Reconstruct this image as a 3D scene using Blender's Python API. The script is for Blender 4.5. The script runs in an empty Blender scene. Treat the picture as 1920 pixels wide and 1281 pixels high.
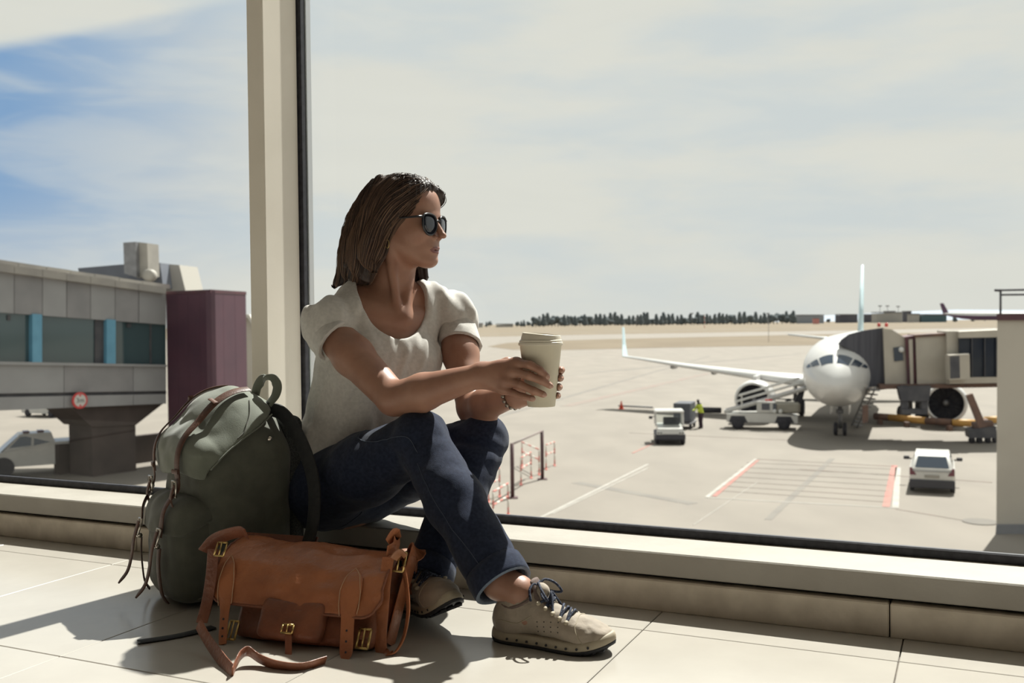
import bpy, bmesh, math, random
import numpy as np
from mathutils import Vector, Matrix
random.seed(7); rng = np.random.default_rng(7)
SC = bpy.context.scene
COL = SC.collection

# ------------------------------------------------------------------ camera
FPX = 1867.0; CAMZ = 0.627; PITCH = math.atan(33.5/FPX); ROLL = 0.011
cf = np.array([0, math.cos(PITCH), -math.sin(PITCH)]); cr0 = np.array([1., 0, 0]); cu0 = np.cross(cr0, cf)
cr = math.cos(ROLL)*cr0 - math.sin(ROLL)*cu0; cu = math.cos(ROLL)*cu0 + math.sin(ROLL)*cr0
CAMP = np.array([0, 0, CAMZ])
cam = bpy.data.cameras.new('camera'); camo = bpy.data.objects.new('camera', cam); COL.objects.link(camo)
cam.sensor_width = 36.0; cam.lens = 36.0*FPX/1920; cam.clip_start = 0.05; cam.clip_end = 12000
camo.matrix_world = Matrix(((cr[0], cu[0], -cf[0], 0), (cr[1], cu[1], -cf[1], 0), (cr[2], cu[2], -cf[2], CAMZ), (0, 0, 0, 1)))
cam.dof.use_dof = True; cam.dof.focus_distance = 2.2; cam.dof.aperture_fstop = 6.3
SC.camera = camo

# ------------------------------------------------------------------ exposure, sun, sky
SC.view_settings.view_transform = 'Standard'; SC.view_settings.look = 'None'
SC.view_settings.gamma = 1.0; SC.view_settings.exposure = 0.1; SC.view_settings.use_curve_mapping = False
SUN_AZ = math.radians(33.5); SUN_EL = math.radians(54.5)
SUN_DIR = Vector((math.sin(SUN_AZ)*math.cos(SUN_EL), math.cos(SUN_AZ)*math.cos(SUN_EL), math.sin(SUN_EL)))
sl = bpy.data.lights.new('sun', 'SUN'); sl.energy = 9.5; sl.angle = math.radians(0.6); sl.color = (1.0, 0.955, 0.895)
so = bpy.data.objects.new('sun', sl); COL.objects.link(so); so.rotation_euler = SUN_DIR.to_track_quat('Z', 'Y').to_euler()
so.location = SUN_DIR*60

def build_world():
    w = bpy.data.worlds.new('sky'); SC.world = w; w.use_nodes = True
    nt = w.node_tree; nt.nodes.clear(); N = nt.nodes.new; L = nt.links.new
    out = N('ShaderNodeOutputWorld'); bg = N('ShaderNodeBackground'); L(bg.outputs[0], out.inputs[0]); bg.inputs[1].default_value = 1.0
    tc = N('ShaderNodeTexCoord'); sep = N('ShaderNodeSeparateXYZ'); L(tc.outputs['Generated'], sep.inputs[0])
    def m(op, a, b=None, c=None, clamp=False):
        n = N('ShaderNodeMath'); n.operation = op; n.use_clamp = clamp
        for i, v in enumerate((a, b, c)):
            if v is None: continue
            if isinstance(v, (int, float)): n.inputs[i].default_value = v
            else: L(v, n.inputs[i])
        return n.outputs[0]
    def smooth(x, lo, hi):
        n = N('ShaderNodeMapRange'); n.interpolation_type = 'SMOOTHSTEP'; L(x, n.inputs[0])
        n.inputs[1].default_value = lo; n.inputs[2].default_value = hi; n.inputs[3].default_value = 0; n.inputs[4].default_value = 1
        return n.outputs[0]
    def mix(fac, a, b):
        n = N('ShaderNodeMix'); n.data_type = 'RGBA'
        if isinstance(fac, (int, float)): n.inputs[0].default_value = fac
        else: L(fac, n.inputs[0])
        for i, v in ((6, a), (7, b)):
            if isinstance(v, tuple): n.inputs[i].default_value = (*v, 1)
            else: L(v, n.inputs[i])
        return n.outputs[2]
    az = m('ARCTAN2', sep.outputs[0], sep.outputs[1]); el = m('ARCSINE', sep.outputs[2])
    mp = N('ShaderNodeMapping'); mp.inputs['Scale'].default_value = (2.2, 2.2, 9.0); L(tc.outputs['Generated'], mp.inputs[0])
    n1 = N('ShaderNodeTexNoise'); n1.inputs['Scale'].default_value = 1.5; n1.inputs['Detail'].default_value = 5; n1.inputs['Roughness'].default_value = 0.55; L(mp.outputs[0], n1.inputs[0])
    n2 = N('ShaderNodeTexNoise'); n2.inputs['Scale'].default_value = 3.1; n2.inputs['Detail'].default_value = 6; n2.inputs['Distortion'].default_value = 0.6; L(mp.outputs[0], n2.inputs[0])
    cl = smooth(n1.outputs[0], 0.40, 0.62); st = smooth(n2.outputs[0], 0.38, 0.68)
    # thin high overcast: pale blue-grey veil with cream cloud
    veil = mix(cl, (0.640, 0.665, 0.675), (0.735, 0.712, 0.660))
    veil = mix(m('MULTIPLY', st, 0.35), veil, (0.77, 0.745, 0.69))
    # open blue sky, away from the sun, below the edge of the cloud sheet
    azd = m('MULTIPLY', az, 57.2958); eld = m('MULTIPLY', el, 57.2958)
    edge = m('ADD', m('MULTIPLY', m('ADD', azd, 27.2), 0.29), 13.9)
    below = m('SUBTRACT', 1.0, smooth(m('SUBTRACT', eld, edge), -0.25, 0.55))
    side = smooth(m('MULTIPLY', azd, -1.0), 9.0, 31.0)
    haze = smooth(eld, 1.0, 9.0)
    blue = m('MULTIPLY', m('MULTIPLY', below, side), m('ADD', m('MULTIPLY', haze, 0.65), 0.35))
    blue = m('MULTIPLY', blue, m('SUBTRACT', 1.12, m('MULTIPLY', st, 0.45)), clamp=True)
    sky = mix(blue, veil, (0.235, 0.375, 0.60))
    # towards the horizon: milky
    hz = m('SUBTRACT', 1.0, smooth(eld, 0.0, 6.0)); sky = mix(m('MULTIPLY', hz, 0.45), sky, (0.72, 0.70, 0.655))
    sky = mix(smooth(m('MULTIPLY', eld, -1.0), 0.0, 0.6), sky, (0.42, 0.37, 0.30))
    L(sky, bg.inputs[0])
build_world()

# ------------------------------------------------------------------ pixel <-> place helpers (used only to take measurements)
def ray(x, y): return cf + (x-960)/FPX*cr - (y-640.5)/FPX*cu
def px(x, y, Y): d = ray(x, y); return CAMP + d*(Y/d[1])
def pz(x, y, z): d = ray(x, y); return CAMP + d*((z-CAMZ)/d[2])
WU = np.array([0.90793, -0.41913, 0.0]); WN = np.array([0.41913, 0.90793, 0.0]); ZZ = np.array([0., 0, 1])
def W(u, n, z=0.0): return u*WU + n*WN + z*ZZ
GZ = -6.0                                     # apron level, one storey below the lounge floor
def V(*a): return np.array(a, float)
def nrm(v): v = np.asarray(v, float); return v/np.linalg.norm(v)

# ------------------------------------------------------------------ materials
MATS = {}
def mat(name, c1, c2=None, rough=0.6, metal=0.0, scale=8.0, bump=0.0, bscale=60.0, detail=4.0, lo=0.35, hi=0.65, spec=None, sheen=0.0, stretch=None, trans=0.0, sss=0.0, coat=0.0):
    if name in MATS: return MATS[name]
    m = bpy.data.materials.new(name); m.use_nodes = True; nt = m.node_tree; b = nt.nodes['Principled BSDF']; L = nt.links.new
    b.inputs['Roughness'].default_value = rough; b.inputs['Metallic'].default_value = metal
    if spec is not None: b.inputs['Specular IOR Level'].default_value = spec
    if sheen: b.inputs['Sheen Weight'].default_value = sheen; b.inputs['Sheen Roughness'].default_value = 0.5
    if sss: b.inputs['Subsurface Weight'].default_value = sss; b.inputs['Subsurface Radius'].default_value = (0.012, 0.004, 0.002); b.inputs['Subsurface Scale'].default_value = 1.0
    if coat: b.inputs['Coat Weight'].default_value = coat
    b.inputs['Base Color'].default_value = (*c1, 1)
    tc = nt.nodes.new('ShaderNodeTexCoord'); src = tc.outputs['Object']
    if stretch:
        mp = nt.nodes.new('ShaderNodeMapping'); mp.inputs['Scale'].default_value = stretch; L(src, mp.inputs[0]); src = mp.outputs[0]
    if c2 is not None:
        n = nt.nodes.new('ShaderNodeTexNoise'); n.inputs['Scale'].default_value = scale; n.inputs['Detail'].default_value = detail; L(src, n.inputs[0])
        r = nt.nodes.new('ShaderNodeMapRange'); r.inputs[1].default_value = lo; r.inputs[2].default_value = hi; L(n.outputs[0], r.inputs[0])
        x = nt.nodes.new('ShaderNodeMix'); x.data_type = 'RGBA'; x.inputs[6].default_value = (*c1, 1); x.inputs[7].default_value = (*c2, 1)
        L(r.outputs[0], x.inputs[0]); L(x.outputs[2], b.inputs['Base Color'])
    if bump:
        n = nt.nodes.new('ShaderNodeTexNoise'); n.inputs['Scale'].default_value = bscale; n.inputs['Detail'].default_value = 3; L(src, n.inputs[0])
        bp = nt.nodes.new('ShaderNodeBump'); bp.inputs['Strength'].default_value = bump; bp.inputs['Distance'].default_value = 0.01; L(n.outputs[0], bp.inputs['Height']); L(bp.outputs[0], b.inputs['Normal'])
    MATS[name] = m; return m
def glass_mat(name, tint=(0.95, 0.97, 0.96), ior=1.45, rough=0.0):
    if name in MATS: return MATS[name]
    m = bpy.data.materials.new(name); m.use_nodes = True; nt = m.node_tree; nt.nodes.clear(); N = nt.nodes.new; L = nt.links.new
    o = N('ShaderNodeOutputMaterial'); mx = N('ShaderNodeMixShader'); t = N('ShaderNodeBsdfTransparent'); g = N('ShaderNodeBsdfGlossy'); f = N('ShaderNodeFresnel')
    t.inputs[0].default_value = (*tint, 1); g.inputs['Roughness'].default_value = rough; f.inputs[0].default_value = ior
    ge = N('ShaderNodeNewGeometry'); iv = N('ShaderNodeMath'); iv.operation = 'SUBTRACT'; iv.inputs[0].default_value = 1.0; L(ge.outputs['Backfacing'], iv.inputs[1])
    mu = N('ShaderNodeMath'); mu.operation = 'MULTIPLY'; L(f.outputs[0], mu.inputs[0]); L(iv.outputs[0], mu.inputs[1])   # reflect on entry only; inside a thin pane nothing is trapped
    L(mu.outputs[0], mx.inputs[0]); L(t.outputs[0], mx.inputs[1]); L(g.outputs[0], mx.inputs[2]); L(mx.outputs[0], o.inputs[0])
    MATS[name] = m; return m

# ------------------------------------------------------------------ mesh builder
def setp(o, label=None, cat=None, group=None, kind=None):
    for k, v in (('label', label), ('category', cat), ('group', group), ('kind', kind)):
        if v: o[k] = v
    return o
def link(o, parent=None):
    COL.objects.link(o)
    if parent is not None:
        o.parent = parent
        # meshes are written in world coordinates: cancel the root's own offset
        o.matrix_parent_inverse = Matrix.Translation(-Vector(parent.location)) if parent.parent is None else Matrix.Identity(4)
    return o
def mesh_obj(name, verts, faces, material, parent=None, smooth=True, mats=None, midx=None):
    me = bpy.data.meshes.new(name)
    me.from_pydata([tuple(map(float, v)) for v in verts] if not isinstance(verts, np.ndarray) else verts.tolist(), [], faces if not isinstance(faces, np.ndarray) else faces.tolist())
    for mm in ([material] if mats is None else mats): me.materials.append(mm)
    if midx is not None: me.polygons.foreach_set('material_index', np.asarray(midx, np.int32))
    me.polygons.foreach_set('use_smooth', np.full(len(me.polygons), bool(smooth)))
    me.update()
    return link(bpy.data.objects.new(name, me), parent)
def empty(name, loc=(0, 0, 0)):
    o = bpy.data.objects.new(name, None); o.location = tuple(map(float, loc)); o.empty_display_size = 0.1; COL.objects.link(o); return o
def frame(d, up=(0, 0, 1)):
    d = nrm(d); up = np.asarray(up, float)
    s = np.cross(d, up)
    if np.linalg.norm(s) < 1e-6: s = np.cross(d, (1, 0, 0))
    s = nrm(s); return d, s, np.cross(s, d)
def catmull(pts, n=6):
    P = [np.asarray(p, float) for p in pts]
    if len(P) < 3: return P
    Q = [2*P[0]-P[1]] + P + [2*P[-1]-P[-2]]; out = []
    for i in range(1, len(Q)-2):
        for k in range(n):
            t = k/n
            out.append(0.5*((2*Q[i]) + (Q[i+1]-Q[i-1])*t + (2*Q[i-1]-5*Q[i]+4*Q[i+1]-Q[i+2])*t*t + (3*Q[i]-Q[i-1]-3*Q[i+1]+Q[i+2])*t**3))
    out.append(P[-1]); return out
class MB:
    def __init__(s): s.v = []; s.f = []
    def add(s, vs, fs):
        o = len(s.v); s.v += [np.asarray(v, float) for v in vs]; s.f += [tuple(i+o for i in f) for f in fs]; return s
    def box(s, c, h, ax=None, ch=0.0):
        """box with centre c, half sizes h, optional axes (3 vectors), chamfer ch"""
        X, Y, Z = (np.eye(3) if ax is None else [np.asarray(a, float) for a in ax]); c = np.asarray(c, float)
        if ch <= 0:
            vs = [c + sx*h[0]*X + sy*h[1]*Y + sz*h[2]*Z for sx in (-1, 1) for sy in (-1, 1) for sz in (-1, 1)]
            fs = [(0, 1, 3, 2), (4, 6, 7, 5), (0, 4, 5, 1), (2, 3, 7, 6), (0, 2, 6, 4), (1, 5, 7, 3)]
            return s.add(vs, fs)
        ch = min(ch, 0.95*min(h)); vs = []; idx = {}
        for sx in (-1, 1):
            for sy in (-1, 1):
                for sz in (-1, 1):
                    for a in range(3):
                        q = [sx*(h[0]-ch), sy*(h[1]-ch), sz*(h[2]-ch)]; q[a] = (sx, sy, sz)[a]*h[a]
                        idx[(sx, sy, sz, a)] = len(vs); vs.append(c + q[0]*X + q[1]*Y + q[2]*Z)
        fs = []
        for a in range(3):
            b, d = [(1, 2), (2, 0), (0, 1)][a]
            for sg in (-1, 1):
                q = []
                for (s1, s2) in ((-1, -1), (1, -1), (1, 1), (-1, 1)):
                    k = [0, 0, 0]; k[a] = sg; k[b] = s1; k[d] = s2; q.append(idx[(*k, a)])
                fs.append(tuple(q if sg > 0 else q[::-1]))
        for a in range(3):                                     # edge chamfers
            b, d = [(1, 2), (2, 0), (0, 1)][a]
            for s1 in (-1, 1):
                for s2 in (-1, 1):
                    k0 = [0, 0, 0]; k1 = [0, 0, 0]; k0[a] = -1; k1[a] = 1
                    for k in (k0, k1): k[b] = s1; k[d] = s2
                    q = (idx[(*k0, b)], idx[(*k1, b)], idx[(*k1, d)], idx[(*k0, d)])
                    fs.append(q if s1*s2 < 0 else q[::-1])
        for k in [(x, y, z) for x in (-1, 1) for y in (-1, 1) for z in (-1, 1)]:
            q = tuple(idx[(*k, a)] for a in range(3)); fs.append(q if k[0]*k[1]*k[2] > 0 else q[::-1])
        return s.add(vs, fs)
    def loft(s, rings, close=True, cap=True):
        n = len(rings[0]); vs = [p for r in rings for p in r]; fs = []
        for i in range(len(rings)-1):
            for j in range(n if close else n-1):
                k = (j+1) % n; fs.append((i*n+j, i*n+k, (i+1)*n+k, (i+1)*n+j))
        if cap and close: fs.append(tuple(range(n))[::-1]); fs.append(tuple((len(rings)-1)*n+j for j in range(n)))
        return s.add(vs, fs)
    def tube(s, path, r, sides=8, cap=True, up=(0, 0, 1)):
        P = [np.asarray(p, float) for p in path]; rings = []; pv = None
        for i, p in enumerate(P):
            d = nrm(P[min(i+1, len(P)-1)] - P[max(i-1, 0)] + 1e-12)
            if pv is None: _, a, b = frame(d, up)
            else:
                a = nrm(pv - d*np.dot(pv, d)); b = np.cross(a, d)
            pv = a; rr = r[i] if hasattr(r, '__len__') else r
            rings.append([p + rr*(math.cos(t)*a + math.sin(t)*b) for t in [2*math.pi*k/sides for k in range(sides)]])
        return s.loft(rings, True, cap)
    def ribbon(s, path, wdir, w, t, round_=True):
        """flat strap along path; wdir: width direction (one or per point), w: width(s), t: thickness"""
        P = [np.asarray(p, float) for p in path]; rings = []
        for i, p in enumerate(P):
            d = nrm(P[min(i+1, len(P)-1)] - P[max(i-1, 0)] + 1e-12)
            wd = np.asarray(wdir[i] if np.ndim(wdir) == 2 else wdir, float); wd = nrm(wd - d*np.dot(wd, d)); nn = np.cross(wd, d)
            ww = (w[i] if hasattr(w, '__len__') else w)/2; tt = t/2; e = min(tt, ww*0.5)
            rings.append([p + a*wd + b*nn for a, b in ((-ww, -tt*.4), (-ww+e, -tt), (ww-e, -tt), (ww, -tt*.4), (ww, tt*.4), (ww-e, tt), (-ww+e, tt), (-ww, tt*.4))])
        return s.loft(rings)
    def lathe(s, prof, c, ax=(0, 0, 1), n=24, up=(0, 1, 0), cap=True, sx=1.0, sy=1.0):
        d, a, b = frame(ax, up); c = np.asarray(c, float)
        return s.loft([[c + h*d + max(r, 1e-5)*(sx*math.cos(t)*a + sy*math.sin(t)*b) for t in [2*math.pi*k/n for k in range(n)]] for r, h in prof], True, cap)
    def ball(s, c, r, n=10, ax=None, rr=None):
        rr = (r, r, r) if rr is None else rr; X, Y, Z = np.eye(3) if ax is None else ax
        m = max(5, n//2+1); rings = []
        for i in range(m+1):
            ph = math.pi*(i/m) ; ph = min(max(ph, 0.02), math.pi-0.02)
            rings.append([np.asarray(c) + rr[0]*math.sin(ph)*math.cos(t)*np.asarray(X) + rr[1]*math.sin(ph)*math.sin(t)*np.asarray(Y) - rr[2]*math.cos(ph)*np.asarray(Z) for t in [2*math.pi*k/n for k in range(n)]])
        return s.loft(rings)
    def prism(s, poly, a, b):
        """poly: list of 3d points (planar), extruded by vector a->b"""
        n = len(poly); A = [np.asarray(p)+a for p in poly]; B = [np.asarray(p)+b for p in poly]
        return s.loft([A, B])
    def build(s, name, m, parent=None, smooth=False, **kw):
        o = mesh_obj(name, s.v, s.f, m, parent, smooth)
        bm = bmesh.new(); bm.from_mesh(o.data); bmesh.ops.recalc_face_normals(bm, faces=bm.faces); bm.to_mesh(o.data); bm.free()
        if smooth == 'auto': o.data.polygons.foreach_set('use_smooth', np.ones(len(o.data.polygons), bool)); o.data.set_sharp_from_angle(angle=math.radians(38))
        return setp(o, **kw)
def copy_tree(o, loc=None, parent=None):
    c = o.copy(); COL.objects.link(c); c.parent = parent
    if loc is not None: c.location = tuple(map(float, loc))
    for ch in o.children: copy_tree(ch, None, c)
    return c
# ================================================================== the lounge
M_floor = mat('polished_stone_floor', (0.425, 0.398, 0.356), (0.39, 0.364, 0.325), rough=0.22, spec=0.75, scale=5, detail=8, bump=0.02, bscale=30)
M_grout = mat('tile_joint', (0.20, 0.17, 0.14), (0.12, 0.10, 0.09), rough=0.9, scale=40)
M_step = mat('worn_step_stone', (0.62, 0.55, 0.45), (0.47, 0.41, 0.33), rough=0.75, scale=14, detail=8, bump=0.15, bscale=50)
M_sill = mat('cream_sill_stone', (0.345, 0.32, 0.28), (0.31, 0.286, 0.248), rough=0.6, scale=9, detail=8, bump=0.08, bscale=60)
M_groove = mat('dark_joint', (0.035, 0.03, 0.035), rough=0.9)
M_wall = mat('lounge_wall_paint', (0.46, 0.43, 0.40), (0.43, 0.40, 0.37), rough=0.8, scale=3)
M_mull = mat('cream_mullion_paint', (0.80, 0.75, 0.66), (0.76, 0.71, 0.62), rough=0.5, scale=6)
M_gask = mat('black_rubber_gasket', (0.012, 0.013, 0.02), (0.03, 0.03, 0.04), rough=0.55, scale=60, stretch=(1, 1, 1))
M_alu = mat('pale_aluminium', (0.55, 0.56, 0.57), rough=0.4, metal=0.6)
M_glass = glass_mat('window_glass', ior=1.28)

STEP_N = 2.08; SILL_Z = 0.126; GASK_N = 2.25; GLASS_N = 2.268
U0, U1 = -9.0, 7.5; NB = -7.0; CEIL = 4.1
# floor slab with separate tiles where the photograph shows them
fl = MB().box(W((U0+U1)/2, (NB+GLASS_N+0.2)/2, -0.13), ((U1-U0)/2, (GLASS_N+0.2-NB)/2, 0.122), (WU, WN, ZZ)).build('floor', M_grout, kind='structure')
TU, TN = 0.487, 0.586; tile_me = None; g = 0.0011
for i in range(-6, 8):
    for j in range(-5, 2):
        uc = -1.584 + TU*(i+0.5); nc = 1.354 + TN*(j+0.5)
        n1 = min(nc+TN/2, STEP_N+0.03); n0 = nc-TN/2
        full = n1 > nc+TN/2-1e-6
        if full and tile_me is not None:
            o = bpy.data.objects.new('tile', tile_me); link(o, fl); o.location = tuple(W(uc, nc))
            o.rotation_euler = (0, 0, math.atan2(WU[1], WU[0]))
        elif full:
            o = MB().box((0, 0, -0.004), (TU/2-g, TN/2-g, 0.0041), None, 0.0012).build('tile', M_floor, fl); tile_me = o.data
            o.location = tuple(W(uc, nc)); o.rotation_euler = (0, 0, math.atan2(WU[1], WU[0]))
        else:
            MB().box(W(uc, (n0+n1)/2, -0.004), (TU/2-g, (n1-n0)/2-g, 0.0041), (WU, WN, ZZ), 0.0012).build('tile', M_floor, fl)
M_floor_far = M_floor
rest = MB()
ua, ub, na = -1.584-6*TU, -1.584+8*TU, 1.354-5*TN
for (a0, a1, b0, b1) in ((U0, ua, NB, STEP_N+.03), (ub, U1, NB, STEP_N+.03), (ua, ub, NB, na)):
    rest.box(W((a0+a1)/2, (b0+b1)/2, -0.004), ((a1-a0)/2, (b1-b0)/2, 0.004), (WU, WN, ZZ))
rest.build('tiled_surface', M_floor, fl, kind='stuff')
# two-course stone ledge under the glass
lg = MB().box(W((U0+U1)/2, STEP_N+0.03+0.15, 0.036), ((U1-U0)/2, 0.15, 0.038), (WU, WN, ZZ)).build('trim_1', M_groove, kind='structure')
uu = [-9.0]
k = -2.128-7*0.99
while k < U1:
    if k > U0: uu.append(k)
    k += 0.99
uu.append(U1)
for a, b in zip(uu[:-1], uu[1:]):
    MB().box(W((a+b)/2, STEP_N+0.04, 0.033), ((b-a)/2-0.0012, 0.04, 0.0345), (WU, WN, ZZ), 0.003).build('step_stone', M_step, lg)
uo = [U0, -5.2, -1.70, 1.9, 4.6, U1]
for a, b in zip(uo[:-1], uo[1:]):
    MB().box(W((a+b)/2, STEP_N+0.006+0.095, 0.101), ((b-a)/2-0.0008, 0.095, 0.0255), (WU, WN, ZZ), 0.003).build('sill_stone', M_sill, lg)
# window: bottom rail, gasket, mullions, panes
MULL = [-6.902, -4.302, -1.702, 0.898, 3.498, 6.098]
wf = MB().box(W((U0+U1)/2, GLASS_N+0.02, 0.05), ((U1-U0)/2, 0.06, 0.076), (WU, WN, ZZ)).build('window_1', M_alu, kind='structure', label='tall glazed front of the lounge')
MB().box(W((U0+U1)/2, GASK_N+0.008, 0.136), ((U1-U0)/2, 0.008, 0.011), (WU, WN, ZZ), 0.003).build('bottom_gasket', M_gask, wf)
for mu in MULL:
    MB().box(W(mu, 2.10+0.072, (CEIL+0.126)/2), (0.0265, 0.072, (CEIL-0.126)/2), (WU, WN, ZZ), 0.002).build('mullion', M_mull, wf)
    MB().box(W(mu, GASK_N+0.005, (CEIL+0.126)/2), (0.038, 0.009, (CEIL-0.126)/2), (WU, WN, ZZ), 0.002).build('mullion_gasket', M_gask, wf)
    MB().box(W(mu, GLASS_N+0.02, (CEIL+0.126)/2), (0.034, 0.012, (CEIL-0.126)/2), (WU, WN, ZZ), 0.002).build('outer_cap', M_alu, wf)
ed = [U0] + MULL + [U1]
for a, b in zip(ed[:-1], ed[1:]):
    MB().box(W((a+b)/2, GLASS_N, (CEIL+0.126)/2), ((b-a)/2-0.012, 0.005, (CEIL-0.126)/2), (WU, WN, ZZ)).build('pane', M_glass, wf)
# the rest of the room behind the camera
MB().box(W((U0+U1)/2, (NB+GLASS_N+.2)/2, CEIL+0.15), ((U1-U0)/2, (GLASS_N+.2-NB)/2, 0.15), (WU, WN, ZZ)).build('ceiling', M_wall, kind='structure')
MB().box(W((U0+U1)/2, NB-0.1, CEIL/2), ((U1-U0)/2, 0.1, CEIL/2), (WU, WN, ZZ)).build('wall_back', M_wall, kind='structure')
MB().box(W(U0-0.1, (NB+GLASS_N)/2, CEIL/2), (0.1, (GLASS_N-NB)/2, CEIL/2), (WU, WN, ZZ)).build('wall_left', M_wall, kind='structure')
MB().box(W(U1+0.1, (NB+GLASS_N)/2, CEIL/2), (0.1, (GLASS_N-NB)/2, CEIL/2), (WU, WN, ZZ)).build('wall_right', M_wall, kind='structure')
# ================================================================== outside: ground
M_conc = mat('apron_concrete', (0.212, 0.188, 0.160), (0.184, 0.163, 0.139), rough=0.9, scale=0.35, detail=8, stretch=(1, 0.5, 1))
M_grass = mat('dry_grass', (0.162, 0.127, 0.085), (0.136, 0.104, 0.068), rough=1.0, scale=0.05, detail=8)
M_grass2 = mat('dry_grass_pale', (0.178, 0.142, 0.098), (0.15, 0.119, 0.08), rough=1.0, scale=0.03, detail=8)
M_taxi = mat('taxiway_asphalt', (0.205, 0.187, 0.166), (0.183, 0.166, 0.148), rough=0.95, scale=0.05)
M_white = mat('white_marking_paint', (0.34, 0.32, 0.29), (0.28, 0.265, 0.235), rough=0.8, scale=1.5)
M_redp = mat('red_marking_paint', (0.31, 0.115, 0.095), (0.27, 0.15, 0.12), rough=0.8, scale=1.2)
M_redfaint = mat('worn_red_paint', (0.215, 0.158, 0.135), (0.20, 0.175, 0.15), rough=0.9, scale=0.8)
M_stain = mat('tyre_stain', (0.155, 0.142, 0.128), (0.185, 0.17, 0.15), rough=0.95, scale=0.6)
gr = MB().box((0, 4000+2.6, GZ-0.5), (5000, 4000, 0.5)).build('ground', M_conc, kind='structure', label='pale concrete airport apron')
def hor(x): return 607 - 0.011*(x-960)
def gp(x, y, dz=0.0): return pz(x, y, GZ) + V(0, 0, dz)
def plate(name, pts, m, dz, th=0.01, parent=None):
    P = [gp(x, y) if not isinstance(x, np.ndarray) else x for x, y in pts]
    return MB().prism(P, V(0, 0, dz-th), V(0, 0, dz)).build(name, m, parent)
def line(name, a, b, w, m, dz=0.012, par=None):
    A, B = gp(*a), gp(*b); d = nrm(B-A); s = np.cross(d, ZZ)*w/2
    return MB().prism([A-s, B-s, B+s, A+s], V(0, 0, -0.02), V(0, 0, dz)).build(name, m, par if par is not None else gr)
plate('dry_field', [(300, hor(300)+22), (915, hor(915)+24), (1130, hor(1130)+22), (1500, hor(1500)+20), (1920, hor(1920)+17), (2500, hor(2500)+15), (2500, hor(2500)+2.2), (300, hor(300)+2.2)], M_grass2, 0.04, 0.05, gr)
plate('dry_field', [(915, 650), (950, 643.5), (1010, 640), (1130, 636.5), (1500, 628), (1900, 621), (2400, 613), (2400, 640), (1900, 641), (1500, 648), (1250, 652), (1060, 656.5), (960, 656)], M_grass, 0.04, 0.05, gr)
line('taxiway_strip', (870, hor(870)+19), (2300, hor(2300)+10), 12, M_taxi, 0.06)
line('taxiway_strip', (1250, hor(1250)+15.5), (2300, hor(2300)+14), 5, M_taxi, 0.06)
for a, b, w in (((1325, 933), (1418, 861), 0.16), ((1326, 934), (1676, 953), 0.10), ((1679, 953), (1684, 877), 0.22), ((1010, 973), (1215, 871), 0.13), ((1035, 964), (1215, 878), 0.07), ((1300, 985), (1420, 905), 0.03)):
    line('white_line', a, b, w, M_white)
for a, b, w in (((1339, 931), (1421, 863), 0.17), ((1661, 951), (1677, 873), 0.26), ((1186, 850), (1225, 832), 0.13)):
    line('red_line', a, b, w, M_redp)
for k in range(7):
    t = k/6
    line('hatch_line', (1400-60*t, 868+52*t), (1672-8*t, 880+62*t), 0.04, M_redfaint)
line('faint_red_line', (1418, 861), (1676, 875), 0.12, M_redfaint); line('faint_red_line', (1060, 762), (1330, 700), 0.9, M_redfaint); line('faint_red_line', (1500, 880), (1860, 905), 0.10, M_redfaint)
line('faint_red_line', (1180, 812), (1480, 826), 0.07, M_redfaint); line('faint_red_line', (1680, 955), (1860, 985), 0.08, M_redfaint)
for a, b, w in (((1440, 975), (1560, 860), 0.25), ((870, 800), (1330, 668), 0.5), ((1100, 700), (1500, 664), 1.2), ((1080, 905), (1300, 945), 0.5)):
    line('tyre_track', a, b, w, M_stain, 0.006)

# ================================================================== airliner
M_ac = mat('aircraft_white_paint', (0.62, 0.61, 0.59), (0.58, 0.57, 0.555), rough=0.3, scale=0.5, coat=0.3)
M_acg = mat('aircraft_grey', (0.42, 0.43, 0.45), rough=0.4)
M_blue = mat('pale_blue_fin', (0.50, 0.66, 0.72), (0.58, 0.72, 0.76), rough=0.4, scale=0.4)
M_dark = mat('dark_rubber', (0.02, 0.02, 0.028), (0.035, 0.033, 0.04), rough=0.7, scale=6)
M_dgl = mat('dark_window_glass', (0.035, 0.05, 0.075), rough=0.08, spec=0.8)
M_steel = mat('grey_steel', (0.25, 0.25, 0.26), (0.19, 0.19, 0.2), rough=0.5, metal=0.4, scale=3)
M_fan = mat('engine_fan_dark', (0.03, 0.032, 0.045), (0.06, 0.06, 0.07), rough=0.5, scale=4, metal=0.3)
AX = nrm(V(0.372, 0.928, 0)); AL = V(-AX[1], AX[0], 0)      # along the fuselage to the tail, and towards picture left
NOSE = px(1563, 712, 52.4); CZ = GZ+3.75
def A(s, l, z): return V(NOSE[0], NOSE[1], CZ) + AX*s + AL*l + ZZ*z
ac = empty('airliner', A(8, 0, -3.75)); setp(ac, 'white twin-engine airliner parked nose-on at the boarding bridge', 'airplane')
S = [0, .06, .2, .45, .8, 1.2, 1.7, 2.3, 3.0, 4.0, 5.2, 6.5, 14, 26, 29, 32, 35, 37]
R = [.03, .22, .42, .66, .90, 1.12, 1.35, 1.56, 1.73, 1.87, 1.95, 1.975, 1.975, 1.975, 1.75, 1.3, .75, .3]
D = [-.62, -.62, -.60, -.56, -.50, -.43, -.34, -.24, -.15, -.07, -.02, 0, 0, 0, .2, .62, 1.1, 1.4]
def fus(s, ang, off=0.0):
    r = np.interp(s, S, R); d = np.interp(s, S, D)
    return A(s, 1.06*(r+off)*math.sin(ang), d + (r+off)*1.03*math.cos(ang))
ss = np.unique(np.concatenate([S, np.linspace(0, 7, 22)]))
body = MB().loft([[fus(s, 2*math.pi*k/40) for k in range(40)] for s in ss]).build('fuselage', M_ac, ac, True)
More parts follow.
